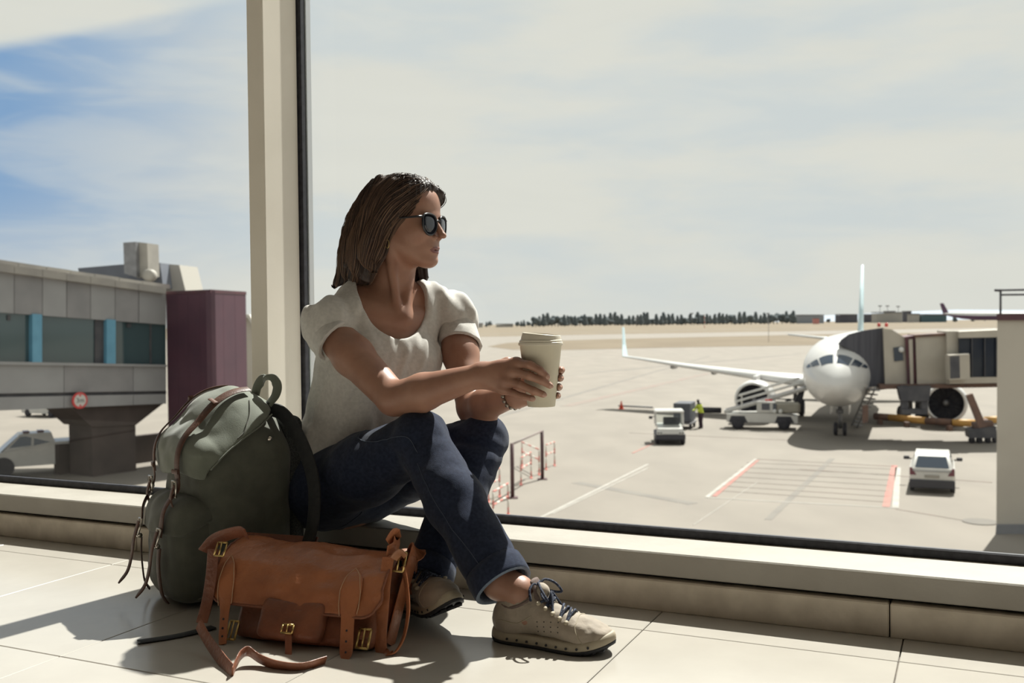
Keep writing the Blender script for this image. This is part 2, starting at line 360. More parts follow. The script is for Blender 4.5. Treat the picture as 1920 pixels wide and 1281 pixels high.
def patch(s0, s1, s2, s3, a0, a1, off=0.015, n=5):
    """curved pane on the nose: edge s0..s1 at angle a0, s2..s3 at a1"""
    g_ = [[fus(s0+(s2-s0)*j/n + (s1-s0+((s3-s2)-(s1-s0))*j/n)*i/n, a0+(a1-a0)*j/n, off) for i in range(n+1)] for j in range(n+1)]
    vs = [p for r_ in g_ for p in r_]; fs = [(j*(n+1)+i, j*(n+1)+i+1, (j+1)*(n+1)+i+1, (j+1)*(n+1)+i) for j in range(n) for i in range(n)]
    return MB().add(vs, fs)
rad = math.radians
for sg in (1, -1):
    patch(.98, 1.62, 1.08, 1.74, sg*rad(5), sg*rad(37)).build('windscreen', M_dgl, body, True)
    patch(1.2, 1.8, 1.6, 2.1, sg*rad(41), sg*rad(60)).build('windscreen', M_dgl, body, True)
    patch(1.75, 2.2, 2.2, 2.5, sg*rad(62), sg*rad(72)).build('windscreen', M_dgl, body, True)
    for k in range(24):
        s_ = 7+k*0.85
        patch(s_, s_+0.25, s_, s_+0.25, sg*rad(72), sg*rad(82), 0.01, 1).build('cabin_window', M_dgl, body)
def wing(sg):
    def prof(s0, c, t, l, z):
        return [A(s0+x*c, sg*l, z+y*t*c) for x, y in ((0, 0), (.06, .45), (.25, .62), (.6, .42), (1, 0), (.6, -.25), (.25, -.4), (.06, -.3))]
    rr_ = [prof(11.2, 7.0, .14, 1.2, -1.35), prof(13.6, 4.8, .125, 5.8, -.95), prof(17.2, 2.9, .11, 12.0, -.35), prof(20.0, 1.6, .10, 17.0, .22)]
    w = MB().loft(rr_).build('wing', M_ac, ac, True)
    MB().loft([[A(20.0+x*1.5, sg*17.0, .2)+AL*sg*y*.14 for x, y in ((0, 0), (.3, 1), (1, 0), (.3, -1))], [A(20.9+x*1.0, sg*17.25, 1.1)+AL*sg*y*.1 for x, y in ((0, 0), (.3, 1), (1, 0), (.3, -1))], [A(21.6+x*.6, sg*17.45, 2.5)+AL*sg*y*.06 for x, y in ((0, 0), (.3, 1), (1, 0), (.3, -1))]]).build('winglet', M_blue, w)
    for l, s0, z in ((6.6, 17.6, -1.15), (9.6, 18.4, -.85), (12.8, 19.3, -.5)):
        MB().ball(A(s0, sg*l, z), 1, 8, (AX, AL, ZZ), (1.3, .16, .2)).build('flap_fairing', M_acg, w, True)
    # engine
    ec = A(10.6, sg*5.75, -2.25); e = MB().lathe([(1.02, 0.25), (1.0, 0.08), (1.06, 0.0), (1.16, 0.06), (1.24, .5), (1.27, 1.2), (1.2, 2.4), (1.0, 3.3), (.82, 3.6), (.6, 3.6)], ec, AX, 32, cap=False).build('engine', M_ac, ac, True)
    MB().lathe([(1.02, 0.25), (.98, .6), (.97, .9), (.05, .9)], ec, AX, 32, cap=False).build('intake', M_fan, e, True)
    MB().lathe([(.02, .45), (.14, .6), (.26, .9)], ec, AX, 16).build('spinner', M_steel, e, True)
    bl = MB()
    for k in range(18):
        t = 2*math.pi*k/18; rd = math.cos(t)*AL+math.sin(t)*ZZ; tg = -math.sin(t)*AL+math.cos(t)*ZZ
        bl.add([ec+AX*.82+rd*.22-tg*.03, ec+AX*.82+rd*.95-tg*.06, ec+AX*.72+rd*.95+tg*.08, ec+AX*.74+rd*.22+tg*.05], [(0, 1, 2, 3)])
    bl.build('fan_blades', M_fan, e)
    MB().loft([[A(s_, sg*5.75+y, z_) for s_, y in ((11.6, -.12), (15.2, -.12), (15.2, .12), (11.6, .12))] for z_ in (-1.3, -.75)]).build('pylon', M_ac, e)
for sg in (1, -1):
    wing(sg)
    MB().loft([[A(s0+x*c, sg*l, z+y*.1*c) for x, y in ((0, 0), (.3, .5), (1, 0), (.3, -.5))] for s0, c, l, z in ((32.0, 3.6, .6, 1.1), (34.6, 1.6, 6.2, 1.65))]).build('stabilizer', M_ac, ac, True)
    g = MB().tube([A(16.8, sg*3.7, -1.2), A(16.9, sg*3.75, -3.1)], .14, 8).build('main_gear', M_steel, ac, True)
    for q in (-.45, .45): MB().lathe([(.2, -.18), (.52, -.18), (.58, -.08), (.58, .08), (.52, .18), (.2, .18)], A(16.9, sg*3.75+q, -3.17), AL, 20).build('wheel', M_dark, g, True)
MB().loft([[A(s0+x*c, y*.16*c/4, z) for x, y in ((0, 0), (.25, 1), (1, 0), (.25, -1))] for s0, c, z in ((28.4, 6.2, 1.5), (31.0, 4.6, 4.2), (33.8, 2.6, 7.5))]).build('tail_fin', M_blue, ac, True)
ng = MB().tube([A(5.0, 0, -1.7), A(5.05, 0, -3.35)], .11, 8).tube([A(4.95, 0, -2.5), A(6.2, 0, -1.8)], .06, 6).box(A(4.85, 0, -2.35), (.06, .2, .12), (AX, AL, ZZ)).build('nose_gear', M_steel, ac, True)
for q in (-.25, .25): MB().lathe([(.14, -.1), (.34, -.1), (.38, -.04), (.38, .04), (.34, .1), (.14, .1)], A(5.05, q, -3.37), AL, 18).build('wheel', M_dark, ng, True)
for q in (-.5, .5): MB().box(A(5.3, q, -2.15), (.75, .02, .33), (AX, AL, ZZ)).build('gear_door', M_ac, ng)
MB().ball(A(5.0, .0, -1.95), .1, 8).build('landing_light', M_ac, ng, True)

# ================================================================== boarding bridge at the airliner
M_bei = mat('bridge_beige_panel', (0.44, 0.40, 0.34), (0.39, 0.355, 0.30), rough=0.6, scale=1.0)
M_bel = mat('bridge_bellows', (0.055, 0.055, 0.07), (0.085, 0.085, 0.10), rough=0.8, scale=1, stretch=(6, 6, 0.3))
M_brn = mat('rust_brown_frame', (0.10, 0.06, 0.05), (0.15, 0.085, 0.06), rough=0.7, scale=2)
M_mar = mat('maroon_trim', (0.10, 0.035, 0.045), (0.07, 0.03, 0.04), rough=0.6, scale=2)
M_yel = mat('faded_yellow_bar', (0.50, 0.29, 0.07), (0.42, 0.22, 0.06), rough=0.6, scale=3)
M_shell = mat('grey_dark_steelwork', (0.05, 0.05, 0.06), (0.08, 0.078, 0.085), rough=0.7, scale=2)
def slab(pts, Y, back, dirn=None):
    """front outline measured at distance Y, given real depth 'back' along the view's ground direction"""
    P = [px(x, y, Y) for x, y in pts]; d = V(0.25, 0.968, 0)*back if dirn is None else dirn
    return MB().prism(P, V(0, 0, 0), d)
jb = empty('boarding_bridge', gp(1720, 792)); setp(jb, 'beige boarding bridge with dark bellows docked at the airliner', 'boarding bridge')
bel_out = [(1572, 645), (1578, 637), (1592, 627), (1618, 620), (1657, 614.5), (1660, 724), (1630, 726), (1627, 700), (1617, 676), (1602, 660)]
for k in range(7):
    ins = 0.965 if k % 2 else 1.0; c0 = np.mean(np.array(bel_out), 0)
    slab([tuple(c0+(np.array(p)-c0)*ins) for p in bel_out], 54.2+0.36*k, 0.34).build('bellows_fold', M_bel, jb)
cab = slab([(1656, 616), (1672, 618), (1701, 636), (1704, 722), (1660, 724)], 53.8, 3.0).build('cab', M_bei, jb)
slab([(1675, 652), (1692, 650), (1694, 676), (1677, 678)], 53.74, 0.1).build('cab_window', M_dgl, cab)
MB().ball(px(1690, 656, 53.7), 0.16, 8).build('cab_lamp', M_ac, cab, True)
for x in (1648, 1662): MB().lathe([(.09, 0), (.09, .16), (.04, .22)], px(x, 613, 54.5), ZZ, 10).build('beacon', mat('red_beacon', (0.55, 0.06, 0.05), rough=0.3), cab, True)
slab([(1697, 632), (1717, 629), (1720, 724), (1702, 724)], 53.6, 2.9).build('cab_frame', M_mar, jb)
slab([(1704, 637), (1711, 636), (1713, 722), (1707, 722)], 53.5, .3).build('frame_strip', M_bei, jb)
tun = slab([(1717, 632), (1775, 629), (1776, 722), (1720, 724)], 53.4, 2.8).build('tunnel', M_bei, jb)
slab([(1716, 628), (1776, 624.5), (1776, 629.5), (1716, 633)], 53.3, 3.0).build('tunnel_roof_edge', M_brn, tun)
slab([(1775, 621), (1798, 621), (1800, 722), (1776, 722)], 53.0, 3.2).build('tunnel_portal', M_bei, jb)
out = slab([(1798, 622), (1890, 618), (1890, 632), (1798, 634)], 52.6, 3.2).build('tunnel_roof', M_bei, jb)
slab([(1798, 634), (1890, 631), (1890, 708), (1800, 708)], 52.75, 2.6).build('tunnel_glazing', mat('tunnel_dark_glazing', (0.012, 0.018, 0.032), (0.03, 0.035, 0.045), rough=0.35, spec=0.25, scale=0.8), jb)
for x in (1822, 1846, 1868): slab([(x, 633), (x+1.6, 633), (x+1.6, 708), (x, 708)], 52.62, .14).build('glazing_bar', M_shell, jb)
slab([(1780, 708), (1890, 707), (1890, 718), (1780, 720)], 52.6, 3.2).build('tunnel_floor_beam', M_bei, jb)
slab([(1650, 722), (1890, 719), (1890, 726), (1650, 730)], 53.0, 2.6).build('under_beam', M_brn, jb)
hv = slab([(1779, 666), (1818, 664), (1819, 711), (1780, 713)], 51.6, 1.2).build('air_unit', M_bei, jb)
slab([(1781, 668.5), (1799, 667.5), (1800, 709), (1782, 710)], 51.57, .05).build('air_unit_grille', M_shell, hv)
for x0, x1 in ((1690, 1703), (1727, 1740)):
    slab([(x0, 724), (x1, 724), (x1, 778), (x0, 778)], 52.4, .5).build('lift_column', M_shell, jb)
slab([(1684, 726), (1746, 724), (1742, 752), (1690, 752)], 52.3, 1.0).build('lift_housing', M_shell, jb)
slab([(1691, 768), (1740, 768), (1740, 777), (1691, 777)], 52.3, .8).build('lift_axle_beam', M_shell, jb)
for x in (1698, 1733): MB().lathe([(.2, -.2), (.5, -.2), (.55, -.1), (.55, .1), (.5, .2), (.2, .2)], gp(x, 791)+V(0, .3, .55), (1, .2, 0), 18).build('wheel', M_dark, jb, True)
slab([(1618, 762), (1628, 760), (1628, 792), (1618, 794)], 52.0, .4).build('stair_post', M_brn, jb)
st = MB(); a0, a1 = px(1640, 727, 53), gp(1606, 800)
for k in range(10): st.box(a0+(a1-a0)*(k+.5)/10, (.16, .5, .03))
st.tube([a0+V(-.15, -.5, 0), a1+V(-.15, -.5, 0)], .05, 6).tube([a0+V(-.15, .5, 0), a1+V(-.15, .5, 0)], .05, 6).build('service_stairs', M_steel, jb)
bar = empty('wheel_path_bar', gp(1745, 800)); setp(bar, 'long faded yellow and brown pipe bar on the apron under the bridge', 'barrier')
for (xa, ya, xb, yb, mm) in ((1640, 789, 1668, 791, M_brn), (1668, 791, 1737, 798, M_yel), (1737, 798, 1785, 802, M_brn), (1785, 802, 1829, 803, M_yel), (1829, 803, 1848, 800, M_brn), (1848, 797, 1885, 795, M_yel)):
    MB().tube([gp(xa, ya+5, .45), gp(xb, yb+5, .45)], .22, 10).build('bar_section', mm, bar, True)
for x, y in ((1650, 796), (1700, 801), (1780, 808), (1826, 810)): MB().box(gp(x, y, .15), (.12, .2, .17)).build('bar_foot', M_brn, bar)
slab([(1812, 742), (1824, 738), (1850, 800), (1836, 803)], 50.5, .3).build('brace', M_brn, jb)
cart = empty('equipment_cart', gp(1840, 832)); setp(cart, 'low dark wheeled equipment cart beside the beige tower', 'cart')
slab([(1816, 806), (1868, 800), (1870, 822), (1818, 822)], 52.6, 1.2).build('cart_body', M_shell, cart)
slab([(1826, 794), (1862, 790), (1864, 806), (1828, 808)], 52.8, .8).build('cart_load', M_brn, cart)
for x in (1822, 1836, 1852, 1866): MB().lathe([(.06, -.06), (.165, -.06), (.165, .06), (.06, .06)], px(x, 828, 52.9)*V(1, 1, 0)+V(0, 0, GZ+.165), (0, 1, 0), 12).build('wheel', M_dark, cart, True)

# beige tower of the next bridge, near the right edge
tw = empty('bridge_tower', gp(1900, 1005)); setp(tw, 'plain beige service tower with maroon parapet and roof railing', 'tower')
slab([(1870, 600), (2120, 596), (2120, 1003), (1868, 1003)], 30.6, 0, V(.56, .83, 0)*4.0).build('tower_wall', mat('tower_beige_wall', (0.47, 0.43, 0.37), (0.43, 0.39, 0.335), rough=0.8, scale=0.6), tw)
slab([(1868.5, 589), (2122, 585), (2122, 600), (1868.5, 601)], 30.5, 0, V(.56, .83, 0)*4.2).build('parapet', M_mar, tw)
slab([(1868, 985), (2120, 985), (2120, 1006), (1866, 1006)], 30.45, 0, V(.56, .83, 0)*4.2).build('tower_plinth', mat('plinth_grey', (0.16, 0.165, 0.18), (0.22, 0.22, 0.23), rough=0.8, scale=1), tw)
rl = MB().tube([px(1876, 590, 30.7), px(1876, 547, 30.7)], .035, 8).tube(catmull([px(1876, 549, 30.7), px(1877, 545.5, 30.7), px(1882, 544, 30.7), px(2110, 541, 30.7)], 4), .035, 8).tube([px(1877, 553, 30.7), px(2110, 550, 30.7)], .03, 8)
rl.build('roof_railing', M_shell, tw, True)
MB().tube([px(2000, 588, 30.7), px(2000, 543, 30.7)], .035, 8).build('railing_post', M_shell, tw, True)
mh = MB().lathe([(.55, 0), (.55, .02), (.5, .03)], gp(1838, 979), ZZ, 20).build('manhole_cover', M_stain); setp(mh, 'dark round manhole cover in the concrete by the tower', 'manhole')

# ================================================================== ground vehicles
M_vw = mat('vehicle_white_paint', (0.56, 0.55, 0.52), (0.50, 0.49, 0.465), rough=0.35, scale=2, coat=0.2)
M_vg = mat('vehicle_dark_trim', (0.03, 0.03, 0.04), rough=0.5)
M_lamp = mat('headlamp', (0.6, 0.6, 0.58), rough=0.15)
M_red = mat('red_plastic', (0.55, 0.05, 0.05), rough=0.4)
M_tail = mat('tail_lamp', (0.13, 0.025, 0.035), rough=0.25)
def wheel(parent, c, ax, r=.32, w=.2):
    o = MB().lathe([(r*.45, -w/2), (r*.9, -w/2), (r, -w*.3), (r, w*.3), (r*.9, w/2), (r*.45, w/2)], c, ax, 18).build('wheel', M_dark, parent, True)
    MB().lathe([(r*.5, -w*.42), (r*.5, w*.42)], c, ax, 12).build('hub', M_steel, o, True)
class Loc:
    """local frame: x forward, y left, z up at a ground point"""
    def __init__(s, o, fwd): s.o = np.asarray(o, float); s.x = nrm(fwd); s.y = np.cross(ZZ, s.x); s.ax = (s.x, s.y, ZZ)
    def __call__(s, x, y, z): return s.o + x*s.x + y*s.y + z*ZZ
def side_loft(L_, prof_w):
    """prof_w: list of (polygon [(x,z)...], halfwidth) -> lofted across the width, symmetric"""
    rings = [[L_(x, -w, z) for x, z in poly] for poly, w in prof_w] + [[L_(x, w, z) for x, z in poly] for poly, w in prof_w[::-1]]
    return MB().loft(rings)
# white hatchback, seen from behind
def hatchback(name, L_, label):
    t = empty(name, L_.o); setp(t, label, 'car')
    low = [(-1.95, .45), (-2.0, .62), (-1.9, .95), (1.2, .93), (1.95, .72), (2.0, .45), (1.9, .28), (-1.85, .28)]
    sh = lambda P, dx, dz: [(x*(1-dx), z if z < .5 else z-dz) for x, z in P]
    b = side_loft(L_, [(sh(low, .05, .05), .80), (low, .72)]).build('body', M_vw, t, 'auto')
    top = [(-1.86, .90), (-1.42, 1.40), (-1.2, 1.46), (.1, 1.45), (.95, .92)]
    g_ = side_loft(L_, [([(x*.98, z) for x, z in top[:1]]+[(x*.96, z-.02) for x, z in top[1:4]]+[(top[4][0]*.98, top[4][1])], .70)]) if False else MB().loft([[L_(x, y*(.76 if z < 1 else .60), z) for x, z in top] for y in (-1, -.9, .9, 1)])
    g_.build('cabin', M_vw, t, 'auto')
    MB().add([L_(-1.835, -.60, .97), L_(-1.835, .60, .97), L_(-1.475, .50, 1.36), L_(-1.475, -.50, 1.36)], [(0, 1, 2, 3)]).add([L_(-1.80, -.60, .97), L_(-1.80, .60, .97), L_(-1.45, .50, 1.36), L_(-1.45, -.50, 1.36)], [(3, 2, 1, 0)]).build('rear_window', M_dgl, t)
    MB().add([L_(.93, -.64, .97), L_(.93, .64, .97), L_(.22, .54, 1.40), L_(.22, -.54, 1.40)], [(0, 1, 2, 3)]).build('windscreen', M_dgl, t)
    for s_ in (-1, 1):
        MB().add([L_(-1.5, s_*.745, .99), L_(.75, s_*.745, .99), L_(.1, s_*.635, 1.36), L_(-1.25, s_*.635, 1.36)], [(0, 1, 2, 3)]).build('side_window', M_dgl, t)
        MB().prism([L_(-1.93, s_*.78, .70), L_(-1.93, s_*.55, .70), L_(-1.86, s_*.72, .98), L_(-1.80, s_*.79, .95)], V(0, 0, 0), -L_.x*.06).build('tail_light', M_tail, t)
        mr = MB().tube([L_(.5, s_*.78, .98), L_(.5, s_*.93, 1.02)], .03, 6).box(L_(.5, s_*.98, 1.03), (.05, .11, .07), L_.ax, .02).build('mirror', M_vg, t)
        for x_ in (-1.25, 1.25): wheel(t, L_(x_, s_*.72, .3), L_.y, .3, .18)
    MB().box(L_(-1.96, 0, .37), (.10, .80, .16), L_.ax, .03).build('rear_bumper', M_vg, t)
    MB().box(L_(-2.0, 0, .66), (.012, .26, .055), L_.ax).build('number_plate', M_white, t)
    MB().box(L_(-1.955, 0, .86), (.012, .70, .012), L_.ax).build('tailgate_seam', M_steel, t)
    return t
cL = Loc(gp(1746, 928)+V(.9, 2.0, 0), V(.40, .917, 0))
hatchback('car', cL, 'white hatchback on the apron seen from behind with dark rear window')
# baggage tractor, facing the terminal
tg = Loc(gp(1254, 834)+V(0.2, 1.1, 0), V(-.10, -.995, 0))
t = empty('baggage_tractor', tg.o); setp(t, 'small white baggage tractor with open cab facing the terminal', 'tractor')
MB().loft([[tg(x, y*w, z) for x, z in ((-1.3, .35), (-1.3, .95), (.35, .95), (1.2, .86), (1.28, .6), (1.2, .42))] for y, w in ((-1, .66), (-.85, .70), (.85, .70), (1, .66))]).build('body', M_vw, t, 'auto')
MB().box(tg(.0, 0, .42), (1.3, .80, .16), tg.ax, .04).build('chassis', M_vg, t)
MB().box(tg(-.35, 0, 1.72), (.75, .80, .06), tg.ax, .05).build('canopy', M_vw, t)
for y_ in (-.74, .74):
    MB().tube([tg(.35, y_, .93), tg(.18, y_, 1.68)], .045, 6).build('cab_pillar', M_vw, t); MB().tube([tg(-1.0, y_, .93), tg(-1.0, y_, 1.68)], .045, 6).build('cab_pillar', M_vw, t)
    MB().box(tg(1.24, y_*.78, .66), (.03, .16, .10), tg.ax, .02).build('lamp_panel', M_lamp, t)
    for q in (-.07, .07): MB().lathe([(.045, 0), (.045, .02)], tg(1.265, y_*.78+q, .65), tg.x, 10).build('headlight', M_vg, t)
    MB().prism([tg(1.2, y_*1.0, .58), tg(1.2, y_*.55, .58), tg(1.16, y_*.75, .30)], V(0, 0, 0), tg.x*.08).build('fender', M_vw, t)
    for x_ in (-.85, .8): wheel(t, tg(x_, y_*.93, .30), tg.y, .30, .22)
MB().add([tg(.34, -.68, .96), tg(.34, .68, .96), tg(.20, .68, 1.62), tg(.20, -.68, 1.62)], [(0, 1, 2, 3)]).build('windscreen', glass_mat('tractor_glass', (.75, .8, .78)), t)
MB().box(tg(-.55, .15, 1.12), (.2, .45, .22), tg.ax, .05).build('seat', M_vg, t)
MB().lathe([(.17, 0), (.2, .02), (.17, .04)], tg(.05, .25, 1.15), nrm(tg.x+ZZ*1.2), 14, cap=False).build('steering_wheel', M_vg, t)
MB().tube([tg(.3, -.78, 1.45), tg(.34, -.95, 1.45)], .02, 6).box(tg(.34, -1.02, 1.40), (.03, .10, .08), tg.ax, .02).build('mirror', M_vg, t)
# dark baggage container trailer behind the tractor
bc = Loc(gp(1281, 806)+V(.3, 1.2, 0), V(-.35, -.94, 0)); t = empty('baggage_trailer', bc.o); setp(t, 'dark grey covered baggage trailer coupled behind the tractor', 'trailer')
MB().box(bc(0, 0, 1.02), (.95, .52, .58), bc.ax, .04).build('container', mat('trailer_canvas', (0.055, 0.06, 0.075), (0.08, 0.085, 0.1), rough=0.8, scale=3), t)
MB().box(bc(0, 0, .34), (1.02, .58, .05), bc.ax).build('deck', M_steel, t)
MB().tube([bc(1.0, 0, .35), bc(1.6, 0, .38)], .04, 6).build('tow_bar', M_steel, t)
for x_ in (-.65, .65):
    for y_ in (-.48, .48): wheel(t, bc(x_, y_, .2), bc.y, .2, .12)
# belt loader
bl_ = Loc((gp(1380, 806)+gp(1480, 806))/2+V(.2, .9, 0), nrm(gp(1490, 806)-gp(1370, 804))); t = empty('belt_loader', bl_.o); setp(t, 'white belt loader with its sloping conveyor raised to the airliner hold', 'belt loader')
ln = np.linalg.norm(gp(1495, 806)-gp(1362, 804))/2
MB().loft([[bl_(x, y, z) for x, z in ((-ln, .45), (-ln, .95), (-.2, 1.0), (ln*.55, .98), (ln, .85), (ln, .4))] for y in (-.85, .85)]).build('chassis', M_vw, t)
for x_ in (-ln*.68, ln*.62):
    for y_ in (-.82, .82):
        wheel(t, bl_(x_, y_, .38), bl_.y, .38, .26)
        MB().prism([bl_(x_-.55, y_*1.04, .42), bl_(x_-.4, y_*1.04, .82), bl_(x_+.4, y_*1.04, .82), bl_(x_+.6, y_*1.04, .42)], V(0, 0, 0), bl_.y*(-.1 if y_ > 0 else .1)).build('wheel_arch', M_vg, t)
c0 = bl_(-ln*1.08, 0, 1.0); c1 = bl_(ln*1.42, 0, 2.6); cd = nrm(c1-c0); cn = np.cross(cd, bl_.y)*-1
cv = MB().box((c0+c1)/2, (np.linalg.norm(c1-c0)/2, .42, .11), (cd, bl_.y, np.cross(cd, bl_.y)), .04).build('conveyor', mat('loader_grey', (0.42, 0.41, 0.39), (0.36, 0.35, 0.335), rough=0.6, scale=2), t)
MB().box((c0+c1)/2+ZZ*.125, (np.linalg.norm(c1-c0)/2*.97, .34, .012), (cd, bl_.y, np.cross(cd, bl_.y))).build('belt', M_dark, cv)
for y_ in (-.5, .5):
    MB().tube([c0+bl_.y*y_+ZZ*.75+cd*.9, c1+bl_.y*y_+ZZ*.75-cd*.8], .05, 6).build('hand_rail', M_vw, cv)
    MB().tube([c0+bl_.y*y_+ZZ*.42+cd*.7, c1+bl_.y*y_+ZZ*.42-cd*.8], .045, 6).build('hand_rail', M_vw, cv)
    for q in (.2, .5, .8): MB().tube([c0+(c1-c0)*q+bl_.y*y_, c0+(c1-c0)*q+bl_.y*y_+ZZ*.78], .03, 6).build('rail_post', M_vw, cv)
MB().box(bl_(ln*.12, -.4, 1.36), (.55, .42, .36), bl_.ax, .06).build('driver_cab', M_vw, t)
for x_, w_ in ((-.02, .24), (.5, .1)): MB().box(bl_(ln*.12+x_, -.83, 1.40), (w_, .01, .2), bl_.ax).build('cab_window', M_dgl, t)
MB().box(bl_(ln*.2, -.4, 1.77), (.22, .1, .05), bl_.ax, .02).build('beacon', M_red, t)
MB().box(bl_(ln*.72, -.2, 1.32), (.75, .55, .34), bl_.ax, .12).build('engine_cover', mat('loader_khaki', (0.33, 0.31, 0.26), (0.28, 0.26, 0.22), rough=0.6, scale=2), t)
for q in (-.0, .35): MB().ball(bl_(ln*.36+q, -.86, 1.12), .14, 10).build('work_lamp', M_lamp, t, True)
MB().prism([bl_(ln*.75, .3, .95), bl_(ln*1.05, .3, .95), bl_(ln*1.2, .3, 2.3), bl_(ln*1.05, .3, 2.3)], V(0, 0, 0), bl_.y*-.5).build('lift_arm', M_dark, t)
# air-conditioning hose / hydrant cluster behind the loader
# traffic cone
cn_ = empty('traffic_cone', gp(1165, 767)); setp(cn_, 'orange-red traffic cone standing beyond the tractor', 'cone')
MB().lathe([(.17, .03), (.025, .62), (.0, .63)], cn_.location, ZZ, 14).build('cone_body', mat('cone_orange', (0.62, 0.09, 0.05), rough=0.5), cn_, True)
MB().box(np.array(cn_.location)+V(0, 0, .015), (.2, .2, .015)).build('cone_base', mat('cone_orange', (0, 0, 0)), cn_)
tb = MB().tube([gp(1160, 766, .2), gp(1224, 769, .2)], .07, 6).build('tow_bar', M_steel, None, True); setp(tb, 'thin grey tow bar lying between the cone and the tractor', 'tow bar')
hs = MB().tube([gp(1312, 778, .35), gp(1352, 779, .35)], .2, 8).build('ground_hose', M_dark, None, True); setp(hs, 'short dark hose lying between the worker and the belt loader', 'hose')
# dark metal goal-shaped frame and red-white crowd barriers on the apron
M_frame = mat('dark_maroon_steel', (0.06, 0.025, 0.03), (0.09, 0.04, 0.04), rough=0.6, scale=3)
g0, g1 = gp(961, 934), gp(1017, 899)
t = empty('gate_frame', (g0+g1)/2); setp(t, 'dark steel goal-shaped frame standing on the apron', 'frame')
for p in (g0, g1):
    MB().tube([p, p+ZZ*2.08], .075, 8).build('post', M_frame, t, True)
    MB().box(p+ZZ*.02, (.2, .2, .02)).build('base_plate', M_frame, t)
MB().tube([g0+ZZ*2.05, g1+ZZ*2.05], .04, 8).build('crossbar', mat('grey_brown_steel', (0.16, 0.12, 0.11), rough=0.6), t, True)
M_rb = mat('barrier_red', (0.50, 0.16, 0.13), rough=0.5); M_wb = mat('barrier_white', (0.60, 0.56, 0.50), rough=0.5)
def barrier(a, b, h, label):
    A_, B_ = gp(*a), gp(*b); t = empty('crowd_barrier', (A_+B_)/2); setp(t, label, 'barrier', 'red and white barriers on the apron')
    for p in (A_, B_):
        for k in range(4): MB().tube([p+ZZ*h*k/4, p+ZZ*h*(k+1)/4], .035, 6).build('post_section', M_rb if k % 2 == 0 else M_wb, t, True)
        MB().box(p+ZZ*.015, (.05, .3, .015)).build('foot', M_rb, t)
    for zz in (1.0, .6):
        for k in range(5): MB().tube([A_+(B_-A_)*k/5+ZZ*h*zz, A_+(B_-A_)*(k+1)/5+ZZ*h*zz], .032, 6).build('rail_section', M_wb if k % 2 else M_rb, t, True)
barrier((979, 873), (1011, 890), 1.1, 'red and white barrier seen inside the dark frame')
barrier((1024, 880), (1040, 873), 1.1, 'red and white barrier just outside the dark frame')
barrier((916, 941), (937, 931), 1.1, 'red and white barrier beside the raised knee')
barrier((977, 909), (996, 896), 1.1, 'red and white barrier low between the frame posts')
barrier((953, 966), (925, 985), 1.1, 'red and white barrier nearest the window, in front of the frame')
# ================================================================== walkway building on the left
M_gp = mat('grey_facade_panel', (0.27, 0.265, 0.27), (0.22, 0.218, 0.225), rough=0.7, scale=0.8, detail=6)
M_gp2 = mat('grey_facade_panel_pale', (0.31, 0.31, 0.315), (0.27, 0.27, 0.275), rough=0.7, scale=0.8, detail=6)
M_roof = mat('roof_edge_stone', (0.36, 0.34, 0.31), (0.28, 0.265, 0.25), rough=0.8, scale=1)
M_bpost = mat('blue_window_post', (0.13, 0.33, 0.47), (0.11, 0.29, 0.42), rough=0.5, scale=2)
M_wgl = mat('tinted_walkway_glass', (0.05, 0.085, 0.095), rough=0.06, spec=0.8)
M_purp = mat('purple_cladding', (0.085, 0.034, 0.052), (0.066, 0.028, 0.045), rough=0.45, scale=0.7, detail=6)
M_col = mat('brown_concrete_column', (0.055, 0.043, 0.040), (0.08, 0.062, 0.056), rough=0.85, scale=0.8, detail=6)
M_duct = mat('duct_beige', (0.36, 0.34, 0.30), (0.28, 0.265, 0.24), rough=0.6, scale=1)
M_slate = mat('slate_blue_plant_box', (0.17, 0.185, 0.22), (0.14, 0.15, 0.18), rough=0.6, scale=1)
FA = px(0, 617, 40.5); FB = px(312, 614, 47.0)              # the facade runs away from us to the right
fd = nrm((FB-FA)*V(1, 1, 0)); fnrm = V(-fd[1], fd[0], 0)      # into the building
def fp(x, y, off=0.0):
    d = ray(x, y); o = FA + fnrm*off; t = np.dot(o-CAMP, fnrm)/np.dot(d, fnrm); return CAMP + d*t
def ly(a, b, x): return a + (b-a)*x/312.0
bd = empty('walkway_building', fp(160, 880)); setp(bd, 'grey panelled elevated walkway building with blue window posts beside the apron', 'building')
def fbox(name, x0, x1, ya, yb, m, off=0.0, deep=.3, par=None, **kw):
    """facade piece between picture columns x0..x1; ya, yb give (y at x=0, y at x=312)"""
    P = [fp(x0, ly(*ya, x0), off), fp(x1, ly(*ya, x1), off), fp(x1, ly(*yb, x1), off), fp(x0, ly(*yb, x0), off)]
    return MB().prism(P, V(0, 0, 0), fnrm*deep).build(name, m, par if par is not None else bd, **kw)
XL = -560
fbox('core', XL, 311, (500, 545), (765, 754), M_shell, 0.35, 4.0)
seams = [XL, -450, -350, -265, -185, -110, -40, 27, 80, 125, 170, 216, 260, 312]
for i, (a, b) in enumerate(zip(seams[:-1], seams[1:])):
    fbox('upper_panel', a+.6, b-.6, (508, 550), (586, 609), M_gp if i % 2 else M_gp2, -.03*(i % 3), .4)
    fbox('roof_tile', a+.4, b-.4, (493+(i % 2)*1.5, 539), (509, 551), M_roof, -.30, .9)
    fbox('roof_tile', a+8, b+7, (487, 533+(i % 2)), (495, 541), M_roof, .35, 3.0)
fbox('glazing', XL, 311, (586, 609), (678, 684), M_wgl, .16, .12)
for a, b in ((-480, -458), (-275, -255), (-95, -77), (61, 79), (200, 217)): fbox('window_post', a, b, (584, 607), (681, 687), M_bpost, -.12, .4)
fbox('dark_pane', 178, 200, (586, 609), (678, 684), M_shell, .10, .1)
